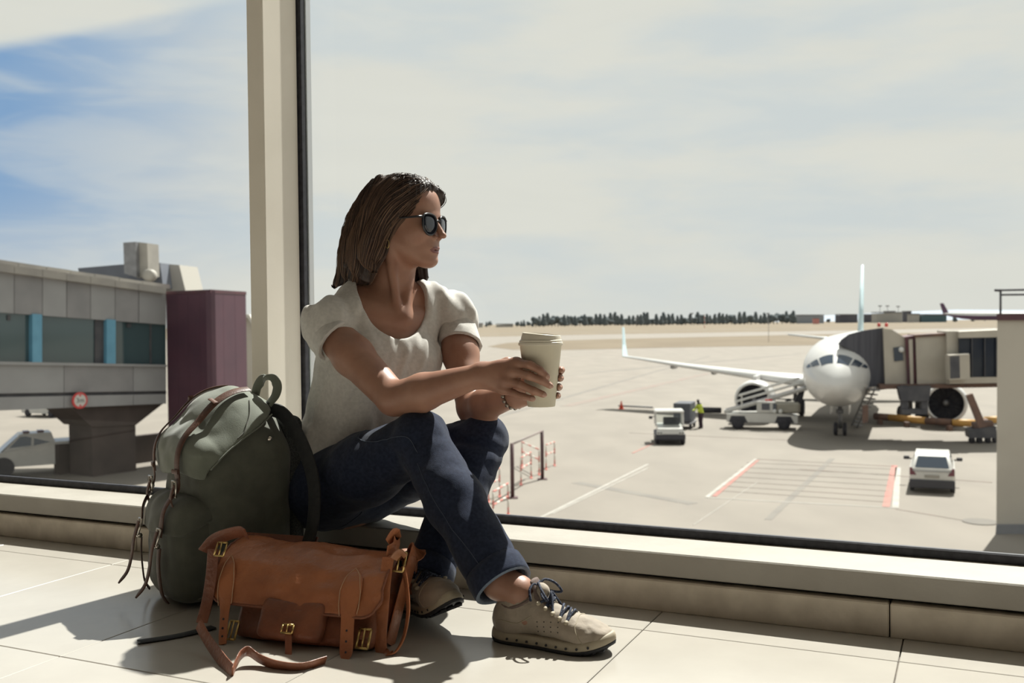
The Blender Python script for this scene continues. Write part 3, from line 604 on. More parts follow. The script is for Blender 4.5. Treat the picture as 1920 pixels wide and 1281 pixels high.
for a in (282,): fbox('window_bar', a, a+2, (586, 609), (678, 684), M_shell, .08, .1)
fbox('sill_strip', XL, 313, (678, 684), (684, 688), M_gp2, -.15, .5)
ls = [XL, -380, -210, -60, 120, 250, 312]
for i, (a, b) in enumerate(zip(ls[:-1], ls[1:])):
    fbox('lower_panel', a+.5, b-.5, (684, 688), (738, 733), M_gp2 if i % 2 else M_gp, 0, .35)
    fbox('base_panel', a+.5, b-.5, (745, 739), (770, 757), M_gp2, 0, .35)
fbox('recess_strip', XL, 312, (738, 733), (745, 739), M_shell, .12, .2)
for a, b in ((14, 20), (66, 72), (238, 246)): fbox('window_reveal', a, b, (590, 612), (600, 618), M_shell, .1, .05)
# T-shaped column under it
cw = [fp(x, y, .4) for x, y in ((132, 764), (306, 757), (255, 797), (172, 800))]
co = MB().prism(cw, V(0, 0, 0), fnrm*2.2).build('column_head', M_col, bd)
P = [fp(172, 799, .5), fp(254, 796, .5)]; gy = [np.array([p[0], p[1], GZ]) for p in P]
MB().prism([P[0], P[1], gy[1], gy[0]], V(0, 0, 0), fnrm*1.8).build('column', M_col, bd)
MB().prism([gy[0]+fd*-.4, gy[1]+fd*3.0, gy[1]+fd*3.0+ZZ*1.35, gy[0]+fd*-.4+ZZ*1.35], fnrm*2.0, fnrm*2.4).build('low_wall', M_col, bd)
# round red-and-white height limit sign on the facade
sc_ = fp(149, 751, -.22); r_ = .36
sg_ = MB().lathe([(r_, 0), (r_, .04), (r_*.98, .05)], sc_, -fnrm, 32).build('round_sign', M_red); setp(sg_, 'round red-rimmed white height sign on the grey facade', 'sign')
MB().lathe([(r_*.76, .05), (r_*.76, .056)], sc_, -fnrm, 32).build('sign_face', M_vw, sg_)
M_blk = mat('sign_black', (0.05, 0.05, 0.055), rough=0.6)
def text(name, body, c, xdir, ydir, size, m, parent):
    cu_ = bpy.data.curves.new(name, 'FONT'); cu_.body = body; cu_.size = size; cu_.align_x = 'CENTER'; cu_.align_y = 'CENTER'; cu_.extrude = .004
    o = bpy.data.objects.new(name, cu_); cu_.materials.append(m); COL.objects.link(o)
    me = bpy.data.meshes.new_from_object(o.evaluated_get(bpy.context.evaluated_depsgraph_get())); bpy.data.objects.remove(o); bpy.data.curves.remove(cu_)
    o = bpy.data.objects.new(name, me); COL.objects.link(o)
    if not me.materials: me.materials.append(m)
    x_, y_ = Vector(xdir).normalized(), Vector(ydir).normalized(); z_ = x_.cross(y_)
    mw = Matrix(((x_.x, y_.x, z_.x, c[0]), (x_.y, y_.y, z_.y, c[1]), (x_.z, y_.z, z_.z, c[2]), (0, 0, 0, 1)))
    o.parent = parent; o.matrix_basis = mw; o.matrix_parent_inverse = Matrix.Translation(-Vector(parent.location)) if parent.parent is None else Matrix.Identity(4)
    return o
text('sign_text', '3m', sc_-fnrm*.058, fd, ZZ, .30, M_blk, sg_)
for s_ in (1, -1):
    q = sc_-fnrm*.058+ZZ*s_*r_*.72
    MB().prism([q-fd*.07, q+fd*.07, q-ZZ*s_*.11], V(0, 0, 0), -fnrm*.004).build('sign_arrow', M_red, sg_)
# plant on the roof
MB().prism([px(*q, 50) for q in ((146, 503), (228, 496), (300, 493), (306, 540), (150, 520))], V(0, 0, 0), V(.3, 2.5, 0)).build('roof_plant_box', M_slate, bd)
du = MB().prism([px(*q, 48.6) for q in ((231, 455), (254, 453.5), (256, 520), (233, 513))], V(0, 0, 0), V(.25, 1.3, 0)).build('duct', M_steel, bd)
MB().prism([px(*q, 48.9) for q in ((254, 453.5), (276, 456), (278, 518), (256, 521))], V(0, 0, 0), V(.2, 1.0, 0)).build('duct', M_duct, bd)
MB().lathe([(.18, 0), (.3, .05), (.3, .5), (.18, .55)], px(277, 516, 48.5), (0, 1, 0), 16).build('duct_fan', M_duct, bd, True)
MB().prism([px(*q, 51) for q in ((280, 493), (336, 497), (348, 546), (300, 546))], V(0, 0, 0), V(.3, 2.0, 0)).build('roof_wedge', mat('roof_wedge_pale', (0.42, 0.40, 0.36), rough=0.7), bd)
# purple stair tower at its end
pt = empty('purple_tower', gp(395, 850)); setp(pt, 'windowless purple clad stair tower at the end of the walkway', 'tower')
c1_ = px(395, 545, 45.2); l1 = px(311, 546, 47.0); r1 = px(461, 549, 48.6)
top = [V(l1[0], l1[1], 0), V(c1_[0], c1_[1], 0), V(r1[0], r1[1], 0), V(l1[0]+r1[0]-c1_[0], l1[1]+r1[1]-c1_[1], 0)]
zt = c1_[2]
for a, b, nm in ((0, 1, 'x'), (1, 2, 'y')):
    A_, B_ = top[a], top[b]; dn = nrm(np.cross(B_-A_, ZZ)); nn = 4 if a == 0 else 3
    for k in range(nn):
        p, q = A_+(B_-A_)*(k+.006)/nn, A_+(B_-A_)*(k+.994)/nn
        MB().prism([p+ZZ*zt, q+ZZ*zt, q+ZZ*GZ, p+ZZ*GZ], dn*.0, -dn*.25).build('cladding_panel', M_purp, pt)
ins = sum(top)/4
MB().prism([ins+(p-ins)*.985+ZZ*(zt-.02) for p in top], V(0, 0, 0), V(0, 0, GZ-zt+.02)).build('tower_core', M_purp, pt)
MB().prism([ins+(p-ins)*1.012+ZZ*(zt+.05) for p in top], V(0, 0, 0), V(0, 0, -.15)).build('roof_edge', M_mar, pt)
# pale sheds behind the mullion
M_shed = mat('pale_shed_wall', (0.50, 0.46, 0.40), (0.45, 0.415, 0.36), rough=0.8, scale=0.3)
sh_ = empty('pale_shed', gp(520, 790)); setp(sh_, 'low pale shed with a sloping roof behind the purple tower', 'building')
MB().prism([px(*q, 66) for q in ((440, 592), (466, 594), (492, 640), (600, 662), (600, 690), (440, 770))], V(0, 0, 0), V(-1, 9, 0)).build('shed_wall', M_shed, sh_)
MB().prism([px(*q, 65.6) for q in ((438, 588), (467, 590), (494, 636), (604, 659), (604, 664), (492, 642), (464, 596), (438, 593))], V(0, 0, 0), V(-1, 10, 0)).build('shed_roof', mat('shed_roof_pale', (0.55, 0.52, 0.47), rough=0.7), sh_)
sh2 = empty('pale_canopy', gp(590, 712)); setp(sh2, 'pale ground canopy glimpsed between mullion and shoulder', 'canopy')
MB().prism([px(*q, 58) for q in ((560, 664), (592, 668), (612, 684), (612, 716), (596, 718), (560, 708))], V(0, 0, 0), V(0, 4, 0)).build('canopy_shell', M_shed, sh2)
MB().prism([px(*q, 57.8) for q in ((560, 706), (596, 716), (612, 714), (612, 720), (596, 722), (560, 712))], V(0, 0, 0), V(0, 4.2, 0)).build('canopy_edge', M_steel, sh2)
# white pick-up, cut by the left edge of the picture
vL = Loc(gp(60, 893)+V(0, 1.1, 0), nrm(V(-.86, -.5, 0))); t = empty('utility_vehicle', vL.o); setp(t, 'white utility vehicle parked under the grey walkway', 'vehicle')
pr = [(-2.3, .42), (-2.32, 1.25), (-2.2, 1.38), (-.9, 1.42), (-.75, 1.05), (1.9, 1.0), (2.4, .9), (2.45, .45)]
pr = [(-2.6, .45), (-2.62, 1.42), (-2.5, 1.52), (-.2, 1.5), (2.3, 1.02), (2.6, .9), (2.65, .45)]
MB().loft([[vL(x, y*w, z if z < 1.2 else z*.98) for x, z in pr] for y, w in ((-1, .84), (-.9, .9), (.9, .9), (1, .84))]).build('body', M_vw, t, 'auto')
MB().loft([[vL(x, y*(.80 if z < 1.3 else .68), z) for x, z in ((-.5, 1.28), (-.3, 1.9), (1.0, 1.88), (1.75, 1.1))] for y in (-1, -.92, .92, 1)]).build('cab', M_vw, t, 'auto')
for s_ in (-1, 1):
    MB().add([vL(-.25, s_*.785, 1.36), vL(.45, s_*.785, 1.36), vL(.42, s_*.70, 1.78), vL(-.18, s_*.70, 1.78)], [(0, 1, 2, 3)]).build('side_window', M_dgl, t)
    MB().add([vL(.55, s_*.785, 1.36), vL(1.45, s_*.785, 1.30), vL(.98, s_*.70, 1.78), vL(.52, s_*.70, 1.78)], [(0, 1, 2, 3)]).build('side_window', M_dgl, t)
    for x_ in (-1.6, 1.7):
        wheel(t, vL(x_, s_*.78, .38), vL.y, .38, .24)
        MB().lathe([(.46, -.02), (.46, .03)], vL(x_, s_*.885, .45), vL.y*s_, 20).build('wheel_arch', M_vg, t)
MB().add([vL(1.08, -.66, 1.80), vL(1.08, .66, 1.80), vL(1.78, .76, 1.16), vL(1.78, -.76, 1.16)], [(0, 1, 2, 3)]).build('windscreen', M_dgl, t)
for x_ in (.1, .7): MB().box(vL(x_, 0, 1.93), (.14, .3, .04), vL.ax, .02).build('roof_light', M_tail, t)
c2L = Loc(gp(78, 783)+V(0, 1.0, 0), V(-.9, .43, 0)); hatchback('car', c2L, 'small pale car far off below the grey walkway')

# ================================================================== far side of the airfield
M_tree = mat('dark_tree_foliage', (0.075, 0.092, 0.10), (0.105, 0.122, 0.125), rough=1.0, scale=0.15, detail=4)
def tree_mesh(seed, conic):
    r = random.Random(seed); m_ = MB(); m_.tube([(0, 0, 0), (0, 0, 4)], [.5, .35], 6)
    for k in range(7):
        if conic: z = 2+k*1.35; rr = 3.6*(1-k/9.5); m_.ball((r.uniform(-.4, .4), r.uniform(-.4, .4), z), 1, 8, None, (rr, rr, 1.5))
        else: m_.ball((r.uniform(-2.2, 2.2), r.uniform(-2, 2), r.uniform(3.2, 7.5)), 1, 8, None, (r.uniform(1.8, 3.2), r.uniform(1.8, 3), r.uniform(1.5, 2.6)))
    return m_
tm = []
for i in range(5):
    o = tree_mesh(i, i % 2 == 0).build('tree', M_tree, None, True); tm.append(o.data); bpy.data.objects.remove(o)
rt = random.Random(3); xs = 866.0; TI = 0
while xs < 1960:
    y_ = hor(xs)+rt.uniform(5.2, 6.6); p = gp(xs, y_)
    o = bpy.data.objects.new('tree', tm[rt.randrange(5)]); COL.objects.link(o); TI += 1
    hgt = rt.uniform(8.5, 12.5)*(p[1]/2000) if 1000 < xs < 1500 else rt.uniform(5, 8)*(p[1]/2000)
    o.location = tuple(p); s_ = hgt/11*2.1; o.scale = (s_, s_, s_); o.rotation_euler = (0, 0, rt.uniform(0, 6))
    setp(o, 'dark tree in the row of trees along the far edge of the airfield', 'tree', 'trees along the far edge of the airfield')
    xs += rt.uniform(5, 9.5) if xs < 1500 else rt.uniform(18, 40)
    while any(a_ < xs < b_ for a_, b_ in ((868, 912), (922, 970), (1494, 1552), (1564, 1652), (1640, 1790))): xs += 3
def far_block(name, pts, dist_px, m, label, cat, deep=30, roofm=None):
    Y = gp(pts[0][0], hor(pts[0][0])+dist_px)[1]; root = empty(name, px(pts[0][0], hor(pts[0][0])+dist_px, Y)); setp(root, label, cat)
    ym = sum(p[1] for p in pts)/len(pts); pts = [(x, y if y < ym else hor(x)+dist_px+.3) for x, y in pts]
    MB().prism([px(x, y, Y) for x, y in pts], V(0, 0, 0), V(0, deep, 0)).build('wall', m, root)
    x0, x1 = min(p[0] for p in pts), max(p[0] for p in pts); y0 = min(p[1] for p in pts)
    MB().prism([px(x, y, Y-1) for x, y in ((x0-.5, y0-1), (x1+.5, y0-1), (x1+.5, y0+.6), (x0-.5, y0+.6))], V(0, 0, 0), V(0, deep+2, 0)).build('roof', roofm or M_steel, root)
    return root
M_fb = mat('far_dark_building', (0.075, 0.075, 0.095), (0.10, 0.10, 0.12), rough=0.9, scale=0.02)
M_fb2 = mat('far_teal_building', (0.06, 0.11, 0.13), (0.08, 0.13, 0.15), rough=0.9, scale=0.02)
M_fw = mat('far_pale_building', (0.40, 0.385, 0.36), (0.33, 0.32, 0.30), rough=0.9, scale=0.02)
far_block('hangar', [(1574, 591), (1608, 590), (1608, 603.5), (1574, 604)], 5.5, M_fb, 'dark long hangar left of the airliner tail on the horizon', 'building')
far_block('hangar', [(1625, 590), (1644, 590), (1644, 603), (1625, 603)], 5.5, M_fb, 'dark hangar just right of the airliner tail on the horizon', 'building')
far_block('far_building', [(1644, 588), (1692, 586), (1692, 602.5), (1644, 602.5)], 6.0, M_fw, 'pale low building on the horizon above the bellows', 'building')
far_block('far_building', [(1666, 584), (1679, 584), (1679, 603), (1666, 603)], 5.2, M_fb, 'small dark block topping the pale horizon building', 'building')
far_block('far_building', [(1702, 584), (1709, 584), (1709, 603), (1702, 603)], 5.6, M_fb, 'narrow dark tower block on the horizon', 'building')
far_block('far_building', [(1712, 589), (1724, 589), (1724, 602), (1712, 602)], 6.2, M_fw, 'small pale building beside the teal hangar', 'building')
far_block('hangar', [(1727, 591), (1775, 590), (1775, 601.5), (1727, 602)], 6.2, M_fb2, 'teal green hangar on the horizon under the purple tail', 'building')
far_block('far_building', [(878, 609), (905, 607), (905, 613.5), (878, 614)], 6.5, M_fw, 'pale far building peeping past the upper arm', 'building')
far_block('far_building', [(930, 609.5), (962, 608), (962, 613), (930, 613)], 6.4, M_fw, 'pale far building left of the cup lid', 'building')
far_block('far_building', [(1500, 591), (1545, 592), (1545, 602), (1500, 603)], 5.8, mat('far_grey_blue', (0.26, 0.28, 0.31), rough=0.9), 'grey-blue far building between the trees and the hangar', 'building')
far_block('far_hut', [(1526, 597), (1536, 597), (1536, 604), (1526, 604)], 7.0, mat('pink_red_hut', (0.5, 0.22, 0.20), rough=0.8), 'small pink-red hut on the far grass', 'hut', 8)
def mast(x, y0, y1, dp, label, head=True):
    Y = gp(x, hor(x)+dp)[1]; b, t_ = px(x, hor(x)+dp, Y), px(x, y0, Y); w = Y/1867*.45
    root = empty('light_mast', b); setp(root, label, 'mast', 'thin masts on the far airfield')
    MB().tube([b, t_], w, 5).build('pole', M_steel, root, True)
    if head: MB().box(t_, (w*7, w*2, w*2.2)).build('lamp_head', M_steel, root)
mast(1297, 588, 606, 7, 'thin mast with a wide head rising from the trees right of the cup'); mast(1440, 588, 602, 7, 'thin mast right of the striped tower on the tree line'); mast(1193, 597, 612, 8, 'short thin mast above the tree row by the winglet')
mast(1650, 574, 590, 4.9, 'left thin floodlight mast above the pale horizon building'); mast(1664, 574, 590, 4.9, 'middle thin floodlight mast above the pale horizon building'); mast(1684, 575, 590, 4.9, 'right thin floodlight mast above the pale horizon building')
mast(1441, 603, 650, 40, 'thin pole standing on the near grass strip', False)
rt_ = gp(1321, hor(1321)+12); sm = empty('striped_mast', rt_); setp(sm, 'thin red and white striped mast on the far grass', 'mast')
zt_ = px(1321, 589, rt_[1])[2]
for k in range(6): MB().tube([rt_+ZZ*(zt_-GZ)*k/6, rt_+ZZ*(zt_-GZ)*(k+1)/6], .35, 5).build('mast_section', M_rb if k % 2 == 0 else M_wb, sm)
# parked airliner far away with a purple tail
fy = 620.0; fz = px(1800, 603, fy)[2]; ap = empty('distant_airliner', px(1820, 603, fy)); setp(ap, 'distant white airliner with a purple tail and belly on the horizon', 'airplane')
f0, f1 = px(1768, 593, fy), px(1960, 593, fy-40); fdx = nrm(f1-f0); fl_ = np.linalg.norm(f1-f0)
fr = [(.0, .3, 1.6), (.06, 1.0, 1.2), (.2, 2.0, .4), (.35, 2.4, 0), (.9, 2.4, 0), (.97, 1.6, -.3), (1, .3, -.6)]
MB().loft([[f0+fdx*fl_*s_+ZZ*dz+r*(math.cos(a)*np.cross(ZZ, fdx)+math.sin(a)*ZZ) for a in [2*math.pi*k/16 for k in range(16)]] for s_, r, dz in fr]).build('fuselage', M_ac, ap, True)
M_pt = mat('purple_tail_paint', (0.075, 0.035, 0.075), (0.09, 0.04, 0.09), rough=0.4, scale=0.05)
MB().loft([[f0+fdx*fl_*s_+ZZ*(dz-.25)+1.02*r*(math.cos(a)*np.cross(ZZ, fdx)+(math.sin(a)*.9)*ZZ) for a in [math.pi*(.93+1.14*k/12) for k in range(13)]] for s_, r, dz in fr], close=False, cap=False).build('belly_paint', M_pt, ap, True)
MB().prism([px(x, y, fy+.3) for x, y in ((1763, 569), (1769, 568.5), (1781, 590), (1770, 592))], V(0, 0, 0), V(0, .8, 0)).build('tail_fin', M_pt, ap)
MB().prism([px(x, y, fy-8) for x, y in ((1815, 597), (1850, 596), (1858, 600), (1830, 601))], V(0, 0, 0), V(0, 1.2, 0)).build('wing', M_ac, ap)
hl = MB().loft([[V(x, 5200, GZ-20), V(x, 5600, GZ-20+h), V(x, 7000, GZ-20+h*.7), V(x, 7400, GZ-20)] for x, h in ((700, 20), (1500, 45), (2000, 62), (2500, 78), (3000, 70), (3800, 90), (5000, 60))], close=False, cap=False).build('hills', mat('far_blue_hills', (0.30, 0.34, 0.40), rough=1.0), None, True, kind='structure')
# ================================================================== soft shapes: distance fields meshed with surface nets
def _lerp(a, b, t): return a+(b-a)*t
class Cone:
    """rounded cone a->b"""
    def __init__(s, a, b, ra, rb, k=.01): s.a = np.asarray(a, float); s.b = np.asarray(b, float); s.ra = ra; s.rb = rb; s.k = k; s.d = s.b-s.a; s.l2 = max(float(s.d@s.d), 1e-12)
    def __call__(s, P):
        q = P-s.a; t = np.clip((q@s.d)/s.l2, 0, 1); return np.sqrt(((q-t[:, None]*s.d)**2).sum(1)) - (s.ra+(s.rb-s.ra)*t)
class Ell:
    """ellipsoid with axes rows of R"""
    def __init__(s, c, r, R=None, k=.01): s.c = np.asarray(c, float); s.r = np.asarray(r, float); s.R = np.eye(3) if R is None else np.asarray(R, float); s.k = k
    def __call__(s, P):
        q = (P-s.c)@s.R.T; a = q/s.r; k0 = np.sqrt((a*a).sum(1)); k1 = np.sqrt(((a/s.r)**2).sum(1))+1e-9
        return np.where(k0 < 1e-3, -s.r.min(), k0*(k0-1)/k1)
class ECone:
    """limb with elliptical section: a->b, half widths (wa,ta)->(wb,tb); w = width direction at a and at b"""
    def __init__(s, a, b, wa, ta, wb, tb, w0, w1=None, k=.02):
        s.a = np.asarray(a, float); s.b = np.asarray(b, float); s.r = (wa, ta, wb, tb); s.d = s.b-s.a; s.L = np.linalg.norm(s.d); s.dn = s.d/s.L; s.k = k
        f = lambda w: nrm(np.asarray(w, float)-s.dn*np.dot(w, s.dn)); s.w0 = f(w0); s.w1 = f(w0 if w1 is None else w1)
    def __call__(s, P):
        q = P-s.a; h = q@s.dn; t = np.clip(h/s.L, 0, 1); over = h-t*s.L
        w = s.w0+(s.w1-s.w0)*t[:, None]; w = w/np.linalg.norm(w, axis=1)[:, None]; n = np.cross(s.dn, w)
        x = (q*w).sum(1); y = (q*n).sum(1); rw = _lerp(s.r[0], s.r[2], t); rt = _lerp(s.r[1], s.r[3], t); ro = np.minimum(rw, rt)
        k0 = np.sqrt((x/rw)**2+(y/rt)**2+(over/ro)**2)+1e-9; k1 = np.sqrt((x/rw**2)**2+(y/rt**2)**2+(over/ro**2)**2)+1e-9
        return k0*(k0-1)/k1
class RBox:
    def __init__(s, c, h, R=None, r=.01, k=.01): s.c = np.asarray(c, float); s.h = np.asarray(h, float)-r; s.R = np.eye(3) if R is None else np.asarray(R, float); s.r = r; s.k = k
    def __call__(s, P):
        q = np.abs((P-s.c)@s.R.T)-s.h; return np.sqrt((np.maximum(q, 0)**2).sum(1))+np.minimum(q.max(1), 0)-s.r
class Half:
    """half space: inside where (p-c).n < 0"""
    def __init__(s, c, n, k=.004): s.c = np.asarray(c, float); s.n = nrm(n); s.k = k
    def __call__(s, P): return (P-s.c)@s.n
class Fn:
    def __init__(s, f, k=.005): s.f = f; s.k = k
    def __call__(s, P): return s.f(P)
def smin(a, b, k):
    h = np.maximum(k-np.abs(a-b), 0)/k; return np.minimum(a, b)-h*h*k*.25
def smax(a, b, k): return -smin(-a, -b, k)
_H = np.random.default_rng(11).random(65536)
def vnoise(P):
    i = np.floor(P).astype(np.int64); f = P-i; f = f*f*(3-2*f); out = 0
    for dx in (0, 1):
        for dy in (0, 1):
            for dz in (0, 1):
                h = _H[((i[:, 0]+dx)*7349 + (i[:, 1]+dy)*9151 + (i[:, 2]+dz)*3571) & 65535]
                out = out + h*(f[:, 0] if dx else 1-f[:, 0])*(f[:, 1] if dy else 1-f[:, 1])*(f[:, 2] if dz else 1-f[:, 2])
    return out*2-1
class Field:
    """union of prims (smooth), then cuts subtracted, then 'keep' intersected, then displacement"""
    def __init__(s, prims, cuts=(), keep=(), disp=None, inflate=0.0): s.p = list(prims); s.c = list(cuts); s.i = list(keep); s.disp = disp; s.infl = inflate
    def __call__(s, P, sel=None, cuts=None, keep=None):
        d = None
        for q in (s.p if sel is None else sel):
            v = q(P); d = v if d is None else smin(d, v, q.k)
        d = d-s.infl
        if s.disp is not None:
            nr_ = np.abs(d) < .03; d = d.copy(); d[nr_] += s.disp(P[nr_]) if nr_.any() else 0
        for q in (s.c if cuts is None else cuts): d = smax(d, -q(P), q.k)
        for q in (s.i if keep is None else keep): d = smax(d, q(P), q.k)
        return d
def mesh_field(F, lo, hi, h, B=14):
    """sparse surface nets: only blocks near the surface are sampled"""
    lo = np.asarray(lo, float); n = np.ceil((np.asarray(hi, float)-lo)/h).astype(int)+1; nb = -(-n//B)
    bx = np.stack(np.meshgrid(*[np.arange(k) for k in nb], indexing='ij'), -1).reshape(-1, 3)
    cen = lo+(bx*B+B/2)*h; Rr = B*h*.9; kv = np.array([q.k for q in F.p])
    dc = np.stack([q(cen) for q in F.p], 1); act = (dc-kv).min(1)-F.infl < Rr+.017; inner = (dc.min(1)-F.infl) < -(Rr+.035)
    for q in F.c+F.i: inner &= np.abs(q(cen)) > Rr+q.k+.02
    act &= ~inner
    cc = [None if isinstance(q, Fn) else q(cen) for q in F.c]; ci = [None if isinstance(q, Fn) else q(cen) for q in F.i]
    g = np.arange(B+1); G = np.stack(np.meshgrid(g, g, g, indexing='ij'), -1).reshape(-1, 3)
    keys, vs, quads = [], [], []; S1 = np.array([1 << 40, 1 << 20, 1])
    corner = [np.array(c) for c in ((0, 0, 0), (1, 0, 0), (0, 1, 0), (1, 1, 0), (0, 0, 1), (1, 0, 1), (0, 1, 1), (1, 1, 1))]
    edges = [(0, 1), (2, 3), (4, 5), (6, 7), (0, 2), (1, 3), (4, 6), (5, 7), (0, 4), (1, 5), (2, 6), (3, 7)]
    for bi in np.nonzero(act)[0]:
        base = bx[bi]*B; sel = [q for j, q in enumerate(F.p) if dc[bi, j]-F.infl < Rr+q.k+.017]
        if not sel: continue
        D = F(lo+(G+base)*h, sel, [q for q, v in zip(F.c, cc) if v is None or v[bi] < Rr+q.k+.017], [q for q, v in zip(F.i, ci) if v is None or v[bi] > -(Rr+q.k+.017)]).reshape(B+1, B+1, B+1); ins = D < 0
        if ins.all() or not ins.any(): continue
        C = [ins[c[0]:B+c[0], c[1]:B+c[1], c[2]:B+c[2]] for c in corner]; cnt = sum(c.astype(np.int8) for c in C); ac_ = np.argwhere((cnt > 0) & (cnt < 8))
        if len(ac_):
            dv = np.stack([D[ac_[:, 0]+c[0], ac_[:, 1]+c[1], ac_[:, 2]+c[2]] for c in corner], 1); acc = np.zeros((len(ac_), 3)); num = np.zeros(len(ac_))
            for a, b in edges:
                x = (dv[:, a] < 0) != (dv[:, b] < 0); den = dv[:, a]-dv[:, b]; t = np.where(x, dv[:, a]/np.where(np.abs(den) < 1e-12, 1, den), 0)
                acc += np.where(x[:, None], corner[a]+(corner[b]-corner[a])*t[:, None], 0); num += x
            vs.append(lo+(ac_+base+acc/num[:, None])*h); keys.append((ac_+base)@S1)
        for ax in range(3):
            e = np.zeros(3, int); e[ax] = 1; o1, o2 = [np.eye(3, dtype=int)[(ax+1) % 3], np.eye(3, dtype=int)[(ax+2) % 3]]
            A_ = ins[:B, :B, :B]; Bq = ins[e[0]:B+e[0], e[1]:B+e[1], e[2]:B+e[2]]; x = np.argwhere(A_ != Bq)
            if not len(x): continue
            fl = A_[x[:, 0], x[:, 1], x[:, 2]]; p = x+base
            q = np.stack([(p-o1-o2)@S1, (p-o2)@S1, p@S1, (p-o1)@S1], 1); q[~fl] = q[~fl][:, ::-1]; quads.append(q)
    keys = np.concatenate(keys); vs = np.concatenate(vs); quads = np.concatenate(quads)
    o = np.argsort(keys); ks = keys[o]; idx = np.searchsorted(ks, quads); idx = np.clip(idx, 0, len(ks)-1); ok = (ks[idx] == quads).all(1)
    return vs[o], idx[ok]
def bounds(prims, pad=.02):
    lo, hi = [], []
    for q in prims:
        if isinstance(q, Cone): r = max(q.ra, q.rb); lo += [q.a-r, q.b-r]; hi += [q.a+r, q.b+r]
        elif isinstance(q, ECone): r = max(q.r); lo += [q.a-r, q.b-r]; hi += [q.a+r, q.b+r]
        elif isinstance(q, Ell): r = q.r.max(); lo.append(q.c-r); hi.append(q.c+r)
        elif isinstance(q, RBox): r = np.linalg.norm(q.h)+q.r; lo.append(q.c-r); hi.append(q.c+r)
    return np.min(lo, 0)-pad, np.max(hi, 0)+pad
def soft(name, F, h, m, parent=None, pad=.02, mats=None, pick=None, relax=1, lo=None, hi=None):
    a, b = bounds(F.p, pad)
    if lo is not None: a = np.maximum(a, lo)
    if hi is not None: b = np.minimum(b, hi)
    v, f = mesh_field(F, a, b, h)
    for _ in range(relax):                                  # light smoothing of the net
        acc = np.zeros_like(v); num = np.zeros(len(v))
        for i in range(4):
            j = (i+1) % 4; a_, b_ = f[:, i], f[:, j]; acc += np.stack([np.bincount(a_, v[b_, c], len(v))+np.bincount(b_, v[a_, c], len(v)) for c in range(3)], 1); num += np.bincount(a_, minlength=len(v))+np.bincount(b_, minlength=len(v))
        v = v*.5+.5*acc/np.maximum(num, 1)[:, None]
    mi = pick(v[f].mean(1)) if pick is not None else None
    return mesh_obj(name, v, f, m, parent, True, mats, mi)
# ================================================================== backpack
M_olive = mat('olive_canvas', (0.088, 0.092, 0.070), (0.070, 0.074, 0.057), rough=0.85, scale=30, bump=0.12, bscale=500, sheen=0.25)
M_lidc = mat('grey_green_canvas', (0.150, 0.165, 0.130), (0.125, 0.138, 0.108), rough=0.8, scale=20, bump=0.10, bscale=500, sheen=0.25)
M_strapb = mat('black_padded_webbing', (0.013, 0.015, 0.017), (0.022, 0.023, 0.024), rough=0.8, scale=60, bump=0.1, bscale=400)
M_lea = mat('brown_leather_strap', (0.105, 0.045, 0.026), (0.07, 0.03, 0.02), rough=0.5, scale=60, bump=0.12, bscale=250)
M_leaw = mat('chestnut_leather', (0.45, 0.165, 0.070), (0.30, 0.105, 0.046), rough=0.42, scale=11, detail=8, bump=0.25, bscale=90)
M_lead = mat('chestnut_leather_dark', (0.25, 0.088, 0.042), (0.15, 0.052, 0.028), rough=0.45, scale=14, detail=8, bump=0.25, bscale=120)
M_edge = mat('raw_leather_edge', (0.52, 0.33, 0.20), rough=0.7)
M_nick = mat('nickel', (0.62, 0.58, 0.52), rough=0.28, metal=1.0)
M_brass = mat('antique_brass', (0.55, 0.40, 0.16), rough=0.3, metal=1.0)
M_mesh = mat('black_spacer_mesh', (0.02, 0.022, 0.024), (0.05, 0.054, 0.05), rough=0.8, scale=420, detail=0, lo=.45, hi=.55)
BC = V(-.680, 2.370, 0); BF = nrm(V(-.80, -.60, 0)); BS = nrm(V(.60, -.80, 0))
def Bp(a, b, z): return BC + a*BF + b*BS + z*ZZ
BR = np.stack([BF, BS, ZZ])
def bl(P): return (P-BC)@BR.T
def fabric(amp, fr, seed=0.0):
    return lambda P: amp*vnoise(P*fr+seed) + amp*.5*vnoise(P*fr*2.3+seed+5)
bodyP = [RBox(Bp(0, 0, .185), (.112, .142, .185), BR, .055, .04), Ell(Bp(-.01, 0, .335), (.118, .140, .132), BR, .05), Ell(Bp(.03, 0, .20), (.10, .148, .17), BR, .04)]
bodyF = Field(bodyP, keep=[Half(Bp(0, 0, .002), (0, 0, -1), .02)], disp=fabric(.0035, 14.))
bp = empty('backpack', Bp(0, 0, 0)); setp(bp, 'olive canvas backpack with leather straps leaning by the window ledge', 'backpack')
bpb = soft('main_bag', bodyF, .004, M_olive, bp)
def zedge(P):
    q = bl(P); t = np.clip((.105-q[:, 0])/.205, 0, 1); t = t**.6; return .292+.150*t+.006*np.sin(q[:, 1]*30)
lidP = [RBox(Bp(0, 0, .185), (.112, .142, .185), BR, .055, .04), Ell(Bp(-.012, 0, .338), (.119, .142, .134), BR, .05), Ell(Bp(.03, 0, .20), (.10, .148, .17), BR, .04), Ell(Bp(.10, 0, .33), (.032, .125, .05), BR, .04)]
lidF = Field(lidP, keep=[Fn(lambda P: zedge(P)-P[:, 2], .004)], disp=lambda P: .0045*vnoise(P*13.+3)+.003*vnoise(P*31.)-.0025*np.abs(np.sin((bl(P)[:, 0]*38+vnoise(P*9.)*1.6)))*(bl(P)[:, 2] > .34), inflate=.009)
lid = soft('lid', lidF, .0035, M_lidc, bp)
